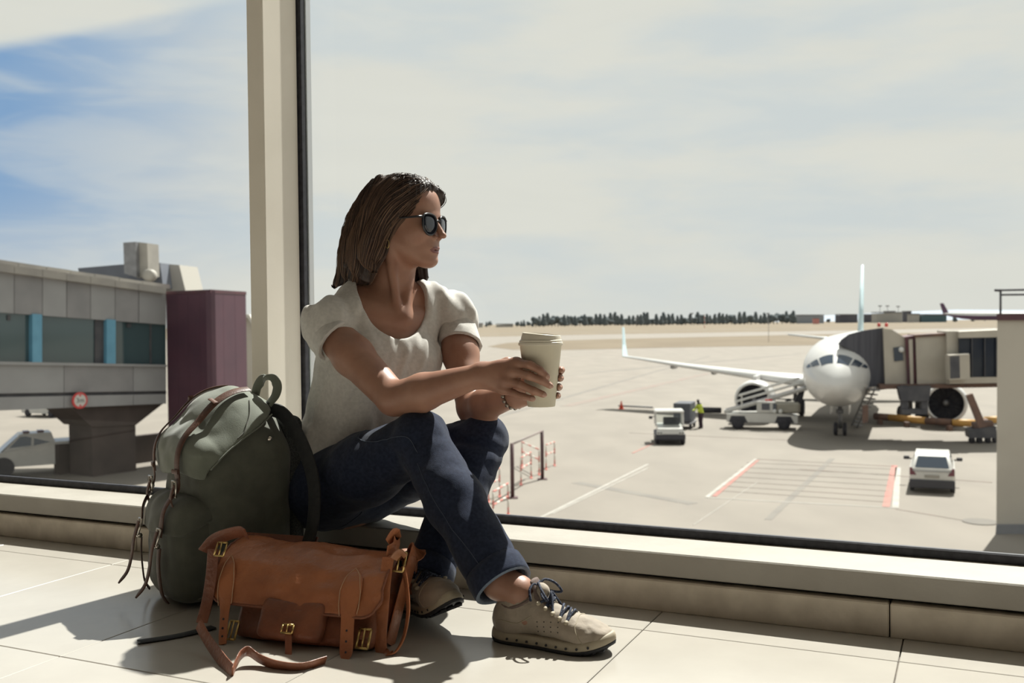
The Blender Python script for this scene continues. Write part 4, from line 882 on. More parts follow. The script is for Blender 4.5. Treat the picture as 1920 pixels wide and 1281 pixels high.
pkF = Field([RBox(Bp(.108, .015, .124), (.060, .116, .120), BR, .045, .03), Ell(Bp(.126, .015, .11), (.055, .105, .10), BR, .03)], keep=[Half(Bp(0, 0, .003), (0, 0, -1), .02)], disp=fabric(.004, 17., 4.))
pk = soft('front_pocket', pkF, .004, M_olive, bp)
pfF = Field([RBox(Bp(.108, .015, .124), (.060, .116, .120), BR, .045, .03), Ell(Bp(.126, .015, .13), (.055, .108, .10), BR, .03)], keep=[Fn(lambda P: (.165+.05*np.clip((.15-bl(P)[:, 0])/.1, 0, 1))-P[:, 2], .004)], disp=fabric(.004, 17., 9.), inflate=.006)
pf = soft('pocket_flap', pfF, .004, M_olive, bp)
backF = Field([RBox(Bp(-.118, 0, .215), (.022, .125, .20), BR, .02, .02), Ell(Bp(-.125, 0, .22), (.024, .12, .19), BR, .02)], disp=fabric(.002, 20.))
soft('back_panel', backF, .004, M_mesh, bp)
def snap(F, P, off, it=4):
    P = np.asarray(P, float).copy()
    for _ in range(it):
        d = F(P)-off; e = 1e-3; g = np.stack([F(P+np.eye(3)[i]*e)-F(P-np.eye(3)[i]*e) for i in range(3)], 1)/(2*e)
        P = P-g*(d/np.maximum((g*g).sum(1), .2))[:, None]
    return P
allB = Field(bodyP+lidP+pkF.p, inflate=.009, keep=[])
def strap_on(name, pts, w, m, par, off=.004, t=.0035, F=None, wdir=None, n=8):
    P = np.array(catmull([Bp(*p) for p in pts], n)); P = snap(F or allB, P, off)
    if wdir is None:
        Q = F or allB; e = 2e-3; gr_ = np.stack([Q(P+np.eye(3)[i]*e)-Q(P-np.eye(3)[i]*e) for i in range(3)], 1); tg_ = np.gradient(P, axis=0); wd = np.cross(tg_, gr_); wd = wd/np.maximum(np.linalg.norm(wd, axis=1), 1e-9)[:, None]; wd = np.array([w_ if w_@BS > 0 else -w_ for w_ in wd])
        for _ in range(3): wd[1:-1] = (wd[:-2]+wd[1:-1]+wd[2:])/3
    else: wd = wdir
    return MB().ribbon(P, wd, w, t).build(name, m, par, 'auto')
def buckle(name, c, right, up, w, h, m, par, r=.0022):
    right, up = nrm(right), nrm(up); c = np.asarray(c, float); q = [c+sx*w/2*right+sy*h/2*up for sx, sy in ((-1, -1), (1, -1), (1, 1), (-1, 1))]
    b = MB()
    for i in range(4): b.tube([q[i], q[(i+1) % 4]], r, 8)
    b.tube([q[0]*.5+q[1]*.5, q[3]*.5+q[2]*.5+np.cross(right, up)*r*1.5], r*.8, 6)
    return b.build(name, m, par, True)
for b, nm in ((.075, 1), (-.078, 0)):
    s_ = strap_on('lid_strap', [(-.03, b, .50), (.03, b, .47), (.085, b*1.02, .42), (.13, b*1.05, .35), (.14, b*1.05, .29)], .021, M_lea, bp)
    s2 = strap_on('closing_strap', [(.135, b*1.05, .31), (.125, b*1.05, .27), (.12, b*1.05, .23), (.155, b*1.05, .215), (.185, b*1.05, .19), (.20, b*1.05, .165)], .020, M_lea, bp, .006)
    strap_on('strap_keeper', [(.06, b-.014, .455), (.06, b+.014, .455)], .012, M_lea, s_, .008, .004, wdir=BF, n=4)
    strap_on('strap_keeper', [(.15, b*1.05-.013, .305), (.15, b*1.05+.013, .305)], .010, M_lea, s_, .008, .004, wdir=ZZ, n=4)
    cb = snap(allB, np.array([Bp(.13, b*1.05, .245)]), .011)[0]; buckle('buckle', cb, BS, ZZ, .026, .034, M_nick, s2)
    cb2 = snap(allB, np.array([Bp(.20, b*1.05, .165)]), .012)[0]; buckle('buckle', cb2, BS, ZZ-BF*.3, .026, .034, M_nick, s2)
    MB().ribbon(catmull([cb+ZZ*.01, cb-ZZ*.02+BF*.008, cb-ZZ*.045+BF*.003], 5), BS, .015, .003).build('strap_tongue', M_lea, s2, 'auto')
    tail = catmull([cb2+ZZ*.012, cb2-ZZ*.03+BF*.012, cb2-ZZ*.065+BF*.017, cb2-ZZ*.10+BF*.028+BS*.004, cb2-ZZ*.125+BF*.05+BS*.008], 6)
    MB().ribbon(tail, BS, [.016]*(len(tail)-3)+[.014, .011, .005], .0032).build('strap_tail', M_lea, s2, 'auto')
    strap_on('lower_strap', [(.205, b*1.05, .14), (.205, b*1.0, .10), (.19, b*.95, .05), (.16, b*.9, .02)], .016, M_lea, bp, .004)
    q0 = snap(allB, np.array([Bp(.205, b*1.03, .145)]), .010)[0]; MB().tube([q0-BS*.009, q0+BS*.009], .006, 8).build('strap_stud', M_nick, bp, True)
# piping seam on the lid, side seam, small eyelet
sm = snap(lidF, np.array(catmull([Bp(-.02, .10, .47), Bp(.0, .14, .43), Bp(.02, .16, .40), Bp(.035, .15, .375)], 8)), .001)
MB().tube(sm, .0016, 6).build('lid_seam', M_olive, lid, True)
ee = np.array([Bp(a, .16, zedge(Bp(a, .14, 0)[None])[0]+.004) for a in np.linspace(-.105, .10, 26)]); MB().tube(snap(lidF, ee, .0005), .0018, 6).build('lid_hem', M_lidc, lid, True)
ps = snap(pkF, np.array(catmull([Bp(.10, .14, .23), Bp(.09, .14, .15), Bp(.09, .14, .05), Bp(.12, .13, .012)], 8)), .001); MB().tube(ps, .0016, 6).build('pocket_seam', M_lidc, pk, True)
ey = snap(bodyF, np.array([Bp(-.045, .15, .372)]), .002)[0]; MB().lathe([(.003, 0), (.006, .001), (.006, .003), (.003, .004)], ey, BS, 16).build('eyelet', M_nick, bp, True)
# carrying loop and shoulder straps
lp = catmull([px(478, 742, 2.37), px(484, 722, 2.37), px(497, 710, 2.36), px(512, 711, 2.355), px(520, 724, 2.35), px(516, 742, 2.35), px(504, 758, 2.35)], 6)
MB().ribbon(lp, nrm(V(.80, -.55, .20)), .030, .004).build('carry_loop', M_lidc, bp, 'auto')
ssp = catmull([px(500, 766, 2.36), px(528, 775, 2.34), px(552, 805, 2.315), px(574, 852, 2.28), px(588, 905, 2.24), px(589, 960, 2.20), px(580, 1010, 2.17), px(560, 1060, 2.17), px(535, 1100, 2.20)], 6)
wds = [nrm(V(.75, -.5, .25))]*len(ssp); MB().ribbon(ssp, np.array(wds), .036, .011).build('shoulder_strap', M_strapb, bp, 'auto')
ssp = catmull([px(500, 770, 2.47), px(514, 800, 2.48), px(524, 850, 2.47), px(526, 900, 2.46), px(520, 960, 2.45), px(508, 1010, 2.44)], 6)
MB().ribbon(ssp, nrm(V(.6, -.7, .2)), .036, .011).build('shoulder_strap', M_strapb, bp, 'auto')
wb = catmull([pz(258, 1204, .003), pz(300, 1198, .003), pz(345, 1190, .003), pz(400, 1176, .003)], 5); MB().ribbon(wb, nrm(np.cross(wb[-1]-wb[0], ZZ)), .024, .003).build('loose_webbing', M_strapb, bp, 'auto')

# ================================================================== leather satchel
MX = nrm(V(.947, -.32, 0)); MNh = V(-.32, -.947, 0)/np.linalg.norm(V(-.32, -.947)); le = math.radians(31)
MU = nrm(ZZ*math.cos(le)-MNh*math.sin(le)); MN = nrm(np.cross(MX, MU)); MN = MN if np.dot(MN, MNh) > 0 else -MN
MC = V(-.425, 1.925, .004)
USC = 1.06
def Mp(x, u, n): return MC + x*MX + u*USC*MU + n*MN
MR = np.stack([MX, MU, MN])
def mq(xp, yp, off=0.0):
    """point of the bag's front plane seen at a picture point -> (x,u)"""
    d = ray(xp, yp); o = Mp(0, 0, off); t = np.dot(o-CAMP, MN)/np.dot(d, MN); q = CAMP+d*t-MC; return float(q@MX), float(q@MU)/USC
sb = empty('satchel', Mp(0, 0, -.05)); setp(sb, 'worn chestnut leather satchel with brass buckles on the floor before the backpack', 'bag')
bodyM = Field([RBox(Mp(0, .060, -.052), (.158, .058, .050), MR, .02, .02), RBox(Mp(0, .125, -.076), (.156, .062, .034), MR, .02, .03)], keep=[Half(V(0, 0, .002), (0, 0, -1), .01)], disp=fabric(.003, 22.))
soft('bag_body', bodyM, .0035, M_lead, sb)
x0, _ = mq(412, 1080); x1, _ = mq(733, 1080)
def flap_pt(s, t):
    """s across 0..1, t from the back over the top (0) to the bottom hem (1)"""
    prof = [(.150, -.128), (.190, -.124), (.207, -.108), (.212, -.080), (.203, -.046), (.178, -.014), (.142, .010), (.10, .020), (.060, .015)]
    k = t*(len(prof)-1); i = min(int(k), len(prof)-2); f = k-i; u = prof[i][0]+(prof[i+1][0]-prof[i][0])*f; n = prof[i][1]+(prof[i+1][1]-prof[i][1])*f
    e = min(s, 1-s); rise = max(0, .10-e)/.10
    if t > .8: u += (t-.8)/.2*.030*rise**2.2
    u += .008*(.5-s)*(1 if t < .6 else 0) + (.5-s)*.006
    x = _lerp(x0, x1, s)*(1+.02*(t-.5)); return x, u, n
nS, nT = 56, 48; top_, bot_ = [], []
base = np.array([[flap_pt(i/nS, j/nT) for i in range(nS+1)] for j in range(nT+1)])
Wd = np.array([[Mp(*p) for p in r] for r in base])
nr = np.cross(np.gradient(Wd, axis=1), np.gradient(Wd, axis=0)); nr /= np.linalg.norm(nr, axis=2)[..., None]
if np.sum(nr[nT//2:]*MN) < 0: nr = -nr
fl2 = Wd.reshape(-1, 3); wr = (.0050*vnoise(fl2*V(14, 14, 14)+2)+.0028*vnoise(fl2*30.+7)+.0016*np.abs(vnoise(fl2*55.+1))-.0030*np.exp(-((base.reshape(-1, 3)[:, 1]-.105-.35*base.reshape(-1, 3)[:, 0])/.012)**2)-.0025*np.exp(-((base.reshape(-1, 3)[:, 1]-.13+.3*base.reshape(-1, 3)[:, 0])/.010)**2)).reshape(nT+1, nS+1)
T1 = Wd+nr*(.0045+wr[..., None]); T0 = T1-nr*.0035
idx = lambda j, i, l: l*(nT+1)*(nS+1)+j*(nS+1)+i
fs = []
for j in range(nT):
    for i in range(nS): fs += [(idx(j, i, 0), idx(j, i+1, 0), idx(j+1, i+1, 0), idx(j+1, i, 0)), (idx(j, i, 1), idx(j+1, i, 1), idx(j+1, i+1, 1), idx(j, i+1, 1))]
for j in range(nT): fs += [(idx(j, 0, 0), idx(j+1, 0, 0), idx(j+1, 0, 1), idx(j, 0, 1)), (idx(j, nS, 0), idx(j, nS, 1), idx(j+1, nS, 1), idx(j+1, nS, 0))]
for i in range(nS): fs += [(idx(nT, i, 0), idx(nT, i+1, 0), idx(nT, i+1, 1), idx(nT, i, 1)), (idx(0, i, 0), idx(0, i, 1), idx(0, i+1, 1), idx(0, i+1, 0))]
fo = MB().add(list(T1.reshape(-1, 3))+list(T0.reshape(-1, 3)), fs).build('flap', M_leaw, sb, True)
hem = [T1[j, 0] for j in range(14, nT-2)]+[T1[nT, i] for i in range(2, nS-1)]+[T1[j, nS] for j in range(nT-2, 14, -1)]
MB().tube(hem, .0026, 8).build('piping', M_lead, fo, True)
def fsurf(x, u, off):
    """point lying on the outside of the flap / bag front at (x,u)"""
    s = (x-x0)/(x1-x0); J = nT-1; best = None
    i = int(round(np.clip(s, 0, 1)*nS)); col = T1[nT//2:, i]; uu_ = (col-MC)@MU/USC; k = int(np.argmin(np.abs(uu_-u))); nrm_ = ((col[k]-MC)@MN) if u > .055 else .016
    return Mp(x, u, nrm_+off)
def tab(name, pxl, widths, m, off=.004, par=sb):
    q = [mq(*p, .015) for p in pxl]; P = catmull([fsurf(x, u, off) for x, u in q], 6); w = np.interp(np.linspace(0, 1, len(P)), np.linspace(0, 1, len(widths)), widths)
    return MB().ribbon(P, MX, list(w), .004).build(name, m, par, 'auto'), P
tl, Pl = tab('closing_strap', [(436, 1042), (433, 1075), (428, 1110), (424, 1145), (421, 1180), (420, 1210)], [.002, .020, .031, .036, .034, .027, .021, .019, .018, .018, .016], M_leaw)
tr, Pr = tab('closing_strap', [(668, 1066), (664, 1095), (659, 1130), (654, 1165), (652, 1205), (650, 1246)], [.002, .028, .042, .046, .045, .038, .032, .028, .027, .027, .027, .026, .006], M_leaw)
for P_, ww, par in ((Pl, .5, tl), (Pr, 1, tr)):
    n_ = len(P_); pts = [P_[i]+MX*s_*(.018 if ww == .5 else .0225)*np.interp(i/n_, [0, .1, .3, .45, .6], [.05, .6, 1, .95, .72])+MN*.0022 for s_, rng_ in ((-1, range(int(n_*.55), -1, -1)), (1, range(1, int(n_*.55)))) for i in rng_]
    MB().tube(pts, .0009, 5).build('raw_edge', M_edge, par, True)
    for q in (.72, .82, .92): MB().lathe([(.0022, 0), (.0022, .0008)], P_[int((n_-1)*q)]+MN*.0022, MN, 10).build('strap_hole', M_vg, par)
pkx = [mq(x, 1190, 0.0)[0] for x in (487, 608)]
pkM = Field([RBox(Mp((pkx[0]+pkx[1])/2, .045, .008), ((pkx[1]-pkx[0])/2, .040, .016), MR, .014, .01)], keep=[Half(V(0, 0, .002), (0, 0, -1), .006)], disp=fabric(.002, 30.))
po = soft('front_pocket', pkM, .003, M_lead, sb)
pt_ = [fsurf(*mq(540, y, .03), .0) for y in (1165, 1180, 1200, 1220, 1236)]; pt_ = [p+MN*(.028-((p-MC)@MN)) for p in pt_]
MB().ribbon(catmull(pt_, 4), MX, [.014]*14+[.013, .011, .006], .003).build('pocket_strap', M_lead, po, 'auto')
buckle('pocket_buckle', pt_[1]+MN*.004, MX, MU, .024, .016, M_brass, po)
def mP(x, y, n): return Mp(*mq(x, y, n), n)
buckle('buckle', mP(682, 1198, .012), MX, MU, .024, .036, M_brass, sb, .0026); buckle('buckle', mP(436, 1182, .010), MX, MU, .02, .036, M_brass, sb, .0024)
MB().ribbon([mP(672, 1190, .008), mP(692, 1188, .008)], MU, .02, .004).build('buckle_tab', M_lead, sb)
MB().box(mP(512, 1012, -.12), (.11, .012, .003), (MX, MU, MN)).build('back_edge', M_lead, sb)
# side gusset, rings and the shoulder strap
sx = .163
gs = catmull([Mp(sx, .195, -.09), Mp(sx+.012, .213, -.075), Mp(sx+.018, .205, -.055), Mp(sx+.014, .18, -.058), Mp(sx+.01, .12, -.055), Mp(sx+.006, .03, -.055)], 6); MB().ribbon(gs, MN, .040, .0035).build('side_gusset', M_leaw, sb, 'auto')
rg = [px(738, 1002, 1.99), px(745, 1012, 1.985)]
MB().ribbon(catmull([px(728, 1018, 1.96), px(737, 1003, 1.97), px(744, 1008, 1.98), px(741, 1024, 1.965), px(726, 1034, 1.95)], 6), MN, .030, .003).build('strap_loop', M_leaw, sb, 'auto')
buckle('strap_ring', px(748, 1054, 1.945), MX, MU, .026, .038, M_brass, sb, .0024)
MB().ribbon(catmull([px(738, 1048, 1.94), px(750, 1036, 1.94), px(761, 1044, 1.94)], 5), MN*.8+MU*.3, .020, .005).build('ring_wrap', mat('tan_leather', (0.42, 0.20, 0.11), (0.32, 0.14, 0.07), rough=0.5, scale=30), sb, 'auto')
s1 = catmull([px(728, 1045, 1.95), px(722, 1090, 1.935), px(718, 1140, 1.92), px(714, 1190, 1.905), px(716, 1222, 1.895), px(730, 1229, 1.885)], 6); MB().ribbon(s1, MX, .025, .0035).build('shoulder_strap', M_leaw, sb, 'auto')
s2 = catmull([px(756, 1062, 1.945), px(763, 1105, 1.935), px(765, 1150, 1.92), px(757, 1195, 1.90), px(742, 1222, 1.885), px(726, 1230, 1.885)], 6); MB().ribbon(s2, nrm(MX*.55+MN*.8), .024, .0035).build('shoulder_strap', M_leaw, sb, 'auto')
s3 = catmull([pz(372, 1170, .05), pz(392, 1205, .025), pz(420, 1243, .010), pz(436, 1262, .006)], 6); MB().ribbon(s3, nrm(V(.5, -.3, .8)), .026, .003).build('shoulder_strap', M_lead, sb, 'auto')
s4 = catmull([pz(436, 1260, .010), pz(443, 1243, .020), pz(452, 1228, .026), pz(466, 1222, .026), pz(488, 1236, .014), pz(520, 1248, .008), pz(565, 1252, .006), pz(610, 1240, .006)], 6); MB().ribbon(s4, nrm(V(.15, -.45, .85)), .024, .003).build('shoulder_strap', M_lead, sb, 'auto')
l1 = catmull([px(384, 1035, 2.06), px(402, 1014, 2.05), px(425, 1003, 2.04), px(452, 997, 2.04), px(462, 1002, 2.03)], 6); MB().ribbon(l1, nrm(MN+MU*.5), .03, .0035).build('strap_loop', M_lead, sb, 'auto')
l2 = catmull([px(400, 1030, 2.03), px(396, 1080, 2.02), px(388, 1130, 2.01), px(378, 1168, 1.99)], 6); MB().ribbon(l2, MX, .026, .0035).build('shoulder_strap', M_lead, sb, 'auto')
buckle('strap_ring', px(414, 1030, 2.02), MX, MU, .022, .028, M_brass, sb, .002)
# ================================================================== the seated traveller
M_skin = mat('skin', (0.35, 0.188, 0.128), (0.295, 0.150, 0.102), rough=0.48, scale=25, detail=6, sss=0.12, bump=0.03, bscale=300)
M_lip = mat('lips', (0.19, 0.070, 0.062), rough=0.4, sss=0.1)
M_nail = mat('fingernails', (0.46, 0.28, 0.22), rough=0.3)
M_shirt = mat('heather_cream_jersey', (0.58, 0.56, 0.525), (0.50, 0.485, 0.455), rough=0.9, scale=120, detail=6, bump=0.1, bscale=600, sheen=0.15)
M_denim = mat('dark_denim', (0.013, 0.018, 0.038), (0.022, 0.030, 0.057), rough=0.9, spec=0.15, scale=130, detail=6, bump=0.18, bscale=700, sheen=0.1)
M_denimw = mat('denim_inside', (0.16, 0.20, 0.26), (0.12, 0.155, 0.21), rough=0.9, scale=120, bump=0.15, bscale=600)
M_stitch = mat('denim_stitch', (0.06, 0.075, 0.11), rough=0.9)
HF = nrm(V(.917, -.399, 0)); HL = np.cross(ZZ, HF); HC = px(756, 417, 2.44)
HR = np.stack([HF, HL, ZZ])
def h_(x, y, z): return HC + x*HF + y*HL + z*ZZ
P0 = V(-.428, 2.475, .228); SH = V(-.297, 2.45, .630)
wP = nrm(V(.70, .71, 0)); fP = V(wP[1], -wP[0], 0); wS = nrm(V(.88, .47, 0)); fS = V(wS[1], -wS[0], 0)
SRj = V(-.438, 2.375, .618); SLj = V(-.148, 2.530, .640); WAI = P0+.45*(SH-P0)-.012*fS; CHE = P0+.74*(SH-P0)+.004*fS
ER = px(738, 748, 2.215); WR = px(903, 703, 2.115); EL = px(884, 766, 2.385); WL = px(966, 742, 2.19)
N0 = px(733, 566, 2.475); NOT_ = px(757, 600, 2.395)
RH = P0-.085*wP+.02*fP; LH = P0+.085*wP+.02*fP; RK = px(788, 824, 2.20); LK = px(906, 826, 2.33)
RA = px(938, 1092, 1.975); LA = px(801, 1083, 2.115)
def chain(pts, rs, k=.012): return [Cone(pts[i], pts[i+1], rs[i], rs[i+1], k) for i in range(len(pts)-1)]
torso = [ECone(P0, WAI, .148, .105, .120, .088, wP, wS, .03), ECone(WAI, CHE, .120, .088, .134, .094, wS, wS, .03), ECone(CHE, SH, .134, .094, .115, .062, wS, wS, .03)]
head = [Ell(h_(-.012, 0, .034), (.097, .074, .080), HR, .02), Ell(h_(.030, 0, -.012), (.058, .062, .085), HR, .02), Ell(h_(.036, 0, -.050), (.050, .048, .056), HR, .02),
        Cone(h_(.0, -.048, -.045), h_(.060, -.018, -.092), .020, .016, .02), Cone(h_(.0, .048, -.045), h_(.060, .018, -.092), .020, .016, .02),
        Ell(h_(.069, 0, -.0965), (.0215, .025, .0168), HR, .014), Ell(h_(.066, 0, .042), (.0225, .048, .034), HR, .02), Ell(h_(.078, 0, .010), (.012, .040, .008), HR, .012),
        Ell(h_(.058, -.036, -.026), (.027, .022, .024), HR, .018), Ell(h_(.058, .036, -.026), (.027, .022, .024), HR, .018),
        Cone(h_(.0830, 0, .006), h_(.1065, 0, -.034), .0062, .0078, .006), Ell(h_(.1090, 0, -.0380), (.0092, .0085, .0070), HR, .004), Ell(h_(.0900, -.0115, -.0420), (.0105, .0064, .0060), HR, .004), Ell(h_(.0900, .0115, -.0420), (.0105, .0064, .0060), HR, .004),
        Ell(h_(.0700, 0, -.064), (.0205, .035, .027), HR, .010), Ell(h_(.0840, 0, -.0665), (.0108, .0235, .0046), HR, .0028), Ell(h_(.0826, 0, -.0768), (.0108, .0205, .0054), HR, .0028),
        Ell(h_(-.004, -.071, -.012), (.018, .007, .030), HR, .006), Ell(h_(-.004, .071, -.012), (.018, .007, .030), HR, .006),
        Cone(h_(-.022, 0, -.055), N0, .050, .056, .025)]
girdle = [Cone(px(672, 556, 2.445), SRj+ZZ*.002, .034, .038, .03), Cone(px(800, 556, 2.50), SLj+ZZ*.002, .030, .036, .03),
          Cone(N0-.01*fS, SRj+V(.02, 0, .008), .044, .041, .035), Cone(N0-.01*fS, SLj+V(-.02, 0, .008), .044, .041, .035),
          Cone(NOT_-.022*fS, NOT_+.55*(SRj-NOT_)+fS*.0+V(0, 0, .016), .008, .008, .026), Cone(NOT_-.022*fS, NOT_+.50*(SLj-NOT_)-fS*.006+V(0, 0, .016), .008, .007, .026),
          Cone(h_(-.012, -.052, -.052), NOT_-.014*fS+V(-.006, 0, .004), .012, .0095, .014), Cone(h_(-.012, .052, -.052), NOT_-.014*fS+V(.012, 0, .004), .012, .0095, .014),
          Ell(CHE+fS*.062-wS*.062+ZZ*.012, (.055, .042, .055), np.stack([wS, fS, ZZ]), .04), Ell(CHE+fS*.062+wS*.062+ZZ*.012, (.055, .042, .055), np.stack([wS, fS, ZZ]), .04)]
fm = ER+.35*(WR-ER)+V(0, 0, -.003); fml = EL+.35*(WL-EL)
arms = [Cone(SRj, SRj+.4*(ER-SRj), .043, .046, .02), Cone(SRj+.4*(ER-SRj), ER, .046, .037, .02), Cone(ER, fm, .037, .041, .012), Cone(fm, WR, .041, .0245, .012),
        Cone(SLj, SLj+.4*(EL-SLj), .042, .043, .02), Cone(SLj+.4*(EL-SLj), EL, .043, .034, .02), Cone(EL, fml, .034, .037, .012), Cone(fml, WL, .037, .0235, .012)]
# ---- hands around the cup
CUP = px(1015, 762, 2.10); CUPX, CUPY = CUP[0], CUP[1]
def fing(pts, r0=.0088, r1=.0068):
    n = len(pts)-1; rs = [r0+(r1-r0)*i/n for i in range(n+1)]
    return [Cone(pts[i], pts[i+1], rs[i], rs[i+1], .0035) for i in range(n)]
RF = [[px(968, 681, 2.082), px(993, 684, 2.050), px(1012, 694, 2.044), px(1025, 706, 2.046)], [px(962, 697, 2.076), px(992, 705, 2.046), px(1015, 714, 2.043), px(1031, 723, 2.048)],
      [px(953, 714, 2.078), px(976, 722, 2.056), px(1001, 733, 2.046), px(1019, 740, 2.047)], [px(943, 729, 2.086), px(962, 737, 2.068), px(982, 744, 2.054), px(999, 748, 2.050)]]
hand_r = []
for i, f in enumerate(RF):
    hand_r += fing(f, .0095 if i < 3 else .0082, .0073 if i < 3 else .0064)
    hand_r.append(Cone(WR+V(.0, .004, .008-.006*i), f[0], .0170, .0112, .014))
hand_r += [Ell((WR+RF[1][0]+RF[2][0])/3+V(.004, .006, 0), (.040, .014, .030), None, .012)] + [Cone(WR+V(.01, .014, .008), px(952, 680, 2.135), .014, .012, .012), Cone(px(952, 680, 2.135), px(980, 684, 2.152), .0105, .0095, .006), Cone(px(980, 684, 2.152), px(1002, 690, 2.158), .0095, .0075, .004)]
LF = []
for i, y in enumerate((694, 709, 726, 742)):
    LF.append([px(1010, y+4, 2.166), px(1040, y+1, 2.152), px(1052.5-i*2.2, y, 2.122), px(1051-i*2.4, y, 2.094)])
hand_l = []
for i, f in enumerate(LF):
    hand_l += fing(f, .0088 if i < 3 else .0076, .0068 if i < 3 else .006); hand_l.append(Cone(WL+V(.004, 0, .010-.007*i), f[0], .016, .0105, .014))
hand_l += [Cone(WL+V(.004, -.004, .012), px(985, 716, 2.155), .013, .011, .01), Cone(px(985, 716, 2.155), px(1000, 700, 2.156), .010, .0078, .005)]
legs_in = chain([P0, RH, RK, RA], [.09, .062, .045, .033], .03)+chain([P0, LH, LK, LA], [.09, .062, .045, .033], .03)
# ---- feet (inside the shoes); shoe frames first
class Rig:
    def __init__(s, o, fwd, up): s.o = np.asarray(o, float); s.x = nrm(fwd); s.z = nrm(np.asarray(up, float)-s.x*np.dot(up, s.x)); s.y = np.cross(s.z, s.x); s.R = np.stack([s.x, s.y, s.z])
    def __call__(s, x, y, z): return s.o+x*s.x+y*s.y+z*s.z
hr0 = pz(925, 1196, 0.0); tr0 = pz(1146, 1226, 0.0); RS = Rig(hr0, (tr0-hr0)*V(1, 1, 0), (0, 0, 1))
lt = V(-.128, 1.985, .050); lh = V(-.235, 2.185, .004); LS = Rig(lh, lt-lh, nrm(V(-.30, .12, 1.0)))
RAN, LAN = RS(.056, 0, .098), LS(.056, 0, .098)
feet = chain([RA, RAN, RS(.075, 0, .055), RS(.18, 0, .035)], [.032, .0285, .027, .020], .02)+chain([LA, LAN, LS(.075, 0, .055), LS(.18, 0, .035)], [.032, .0285, .027, .020], .02)
lipc = h_(.092, 0, -.064)
def pick_skin(C):
    q = (C-HC)@HR.T; lip = (((q[:, 0]-.087)/.019)**2 + (q[:, 1]/.0225)**2 + ((q[:, 2]+.0717)/.0086)**2 < 1) & (q[:, 0] > .075); return lip.astype(int)
skinF = Field(torso+head+girdle+arms+hand_r+hand_l+legs_in+feet, cuts=[Ell(h_(.098, -.031, -.010), (.018, .019, .011), HR, .010), Ell(h_(.098, .031, -.010), (.018, .019, .011), HR, .010), Cone(h_(.1045, -.026, -.0640), h_(.1045, .026, -.0640), .0095, .0095, .0015) if False else Ell(h_(.0985, 0, -.0716), (.0130, .030, .0011), HR, .0012),
    Fn(lambda P: np.where(P[:, 2] < .95, np.sqrt(((P[:, :2]-CUP[:2])**2).sum(1))-(.0300+.0153*np.clip((P[:, 2]-(CUP[2]))/.135, 0, 1))+np.where((P[:, 2] > CUP[2]-.01) & (P[:, 2] < CUP[2]+.16), 0, 1.0), 1.), .001)])
person = soft('person', skinF, .0028, M_skin, None, mats=[M_skin, M_lip], pick=pick_skin, relax=1)
setp(person, 'seated person in cream t-shirt, jeans and dark sunglasses holding a coffee cup', 'person')
for f in RF:
    t_ = f[-1]; d = nrm(f[-1]-f[-2]); out = nrm(V(0, -1, .15)-d*np.dot(V(0, -1, .15), d)); sd = np.cross(d, out)
    MB().ball(t_+d*.001+out*.0055, 1, 10, (d, sd, out), (.0062, .0048, .0018)).build('fingernail', M_nail, person, True)
# ---- hair
M_hair = mat('brown_hair', (0.036, 0.022, 0.017), (0.026, 0.016, 0.013), rough=0.5, scale=60, stretch=(1, 1, .15))
M_hair2 = mat('brown_hair_mid', (0.064, 0.037, 0.026), rough=0.55); M_hair3 = mat('brown_hair_light', (0.17, 0.100, 0.062), rough=0.55)
def lock(pts, rs): P_ = catmull([h_(*p) for p in pts], 3); R_ = np.interp(np.linspace(0, 1, len(P_)), np.linspace(0, 1, len(rs)), rs); return [Cone(P_[i], P_[i+1], R_[i], R_[i+1], .007) for i in range(len(P_)-1)]
hairP = [Ell(h_(-.010, 0, .040), (.098, .085, .077), HR, .02), Ell(h_(.026, -.004, .078), (.056, .060, .027), HR, .02), Ell(h_(-.058, 0, -.005), (.072, .080, .085), HR, .03), Ell(h_(.070, .040, .052), (.024, .022, .034), HR, .012),
         ECone(h_(-.008, -.066, .050), h_(-.060, -.078, -.060), .052, .022, .052, .022, HF, HF, .02), ECone(h_(-.060, -.078, -.060), h_(-.082, -.066, -.132), .052, .022, .032, .016, HF, nrm(HF+.3*ZZ), .02),
         ECone(h_(-.070, 0, -.02), h_(-.108, -.01, -.10), .070, .050, .064, .034, HL, HL, .03), ECone(h_(-.108, -.01, -.10), h_(-.135, -.030, -.134), .062, .030, .042, .010, HL, HL, .02),
         ECone(h_(-.005, .066, .050), h_(-.02, .080, -.07), .050, .020, .045, .018, HF, HF, .02), ECone(h_(-.02, .080, -.07), h_(.004, .078, -.138), .040, .018, .022, .010, HF, HF, .02),
         Cone(h_(-.115, -.035, -.118), h_(-.162, -.045, -.146), .015, .003, .02)]
hairP += lock([(.045, -.060, .075), (.0, -.084, .02), (-.035, -.096, -.045), (-.050, -.094, -.085), (-.030, -.086, -.118)], [.010, .015, .017, .014, .003])
hairP += lock([(.010, -.066, .090), (-.040, -.090, .02), (-.072, -.094, -.05), (-.082, -.088, -.10), (-.064, -.080, -.138)], [.010, .015, .017, .014, .003])
hairP += lock([(-.030, -.055, .100), (-.078, -.080, .02), (-.102, -.078, -.06), (-.112, -.070, -.11), (-.100, -.062, -.150)], [.010, .015, .017, .013, .003])
hairP += lock([(-.060, -.030, .095), (-.108, -.050, .01), (-.132, -.050, -.07), (-.146, -.045, -.12), (-.172, -.042, -.150)], [.010, .015, .016, .011, .002])
def grooves(P):
    q = (P-HC)@HR.T; a = np.arctan2(q[:, 1]+.01, -q[:, 0]+.02)*26+q[:, 2]*30+3.5*vnoise(P*22.); return .0022*np.sin(a)+.0016*np.sin(a*2.3+1)
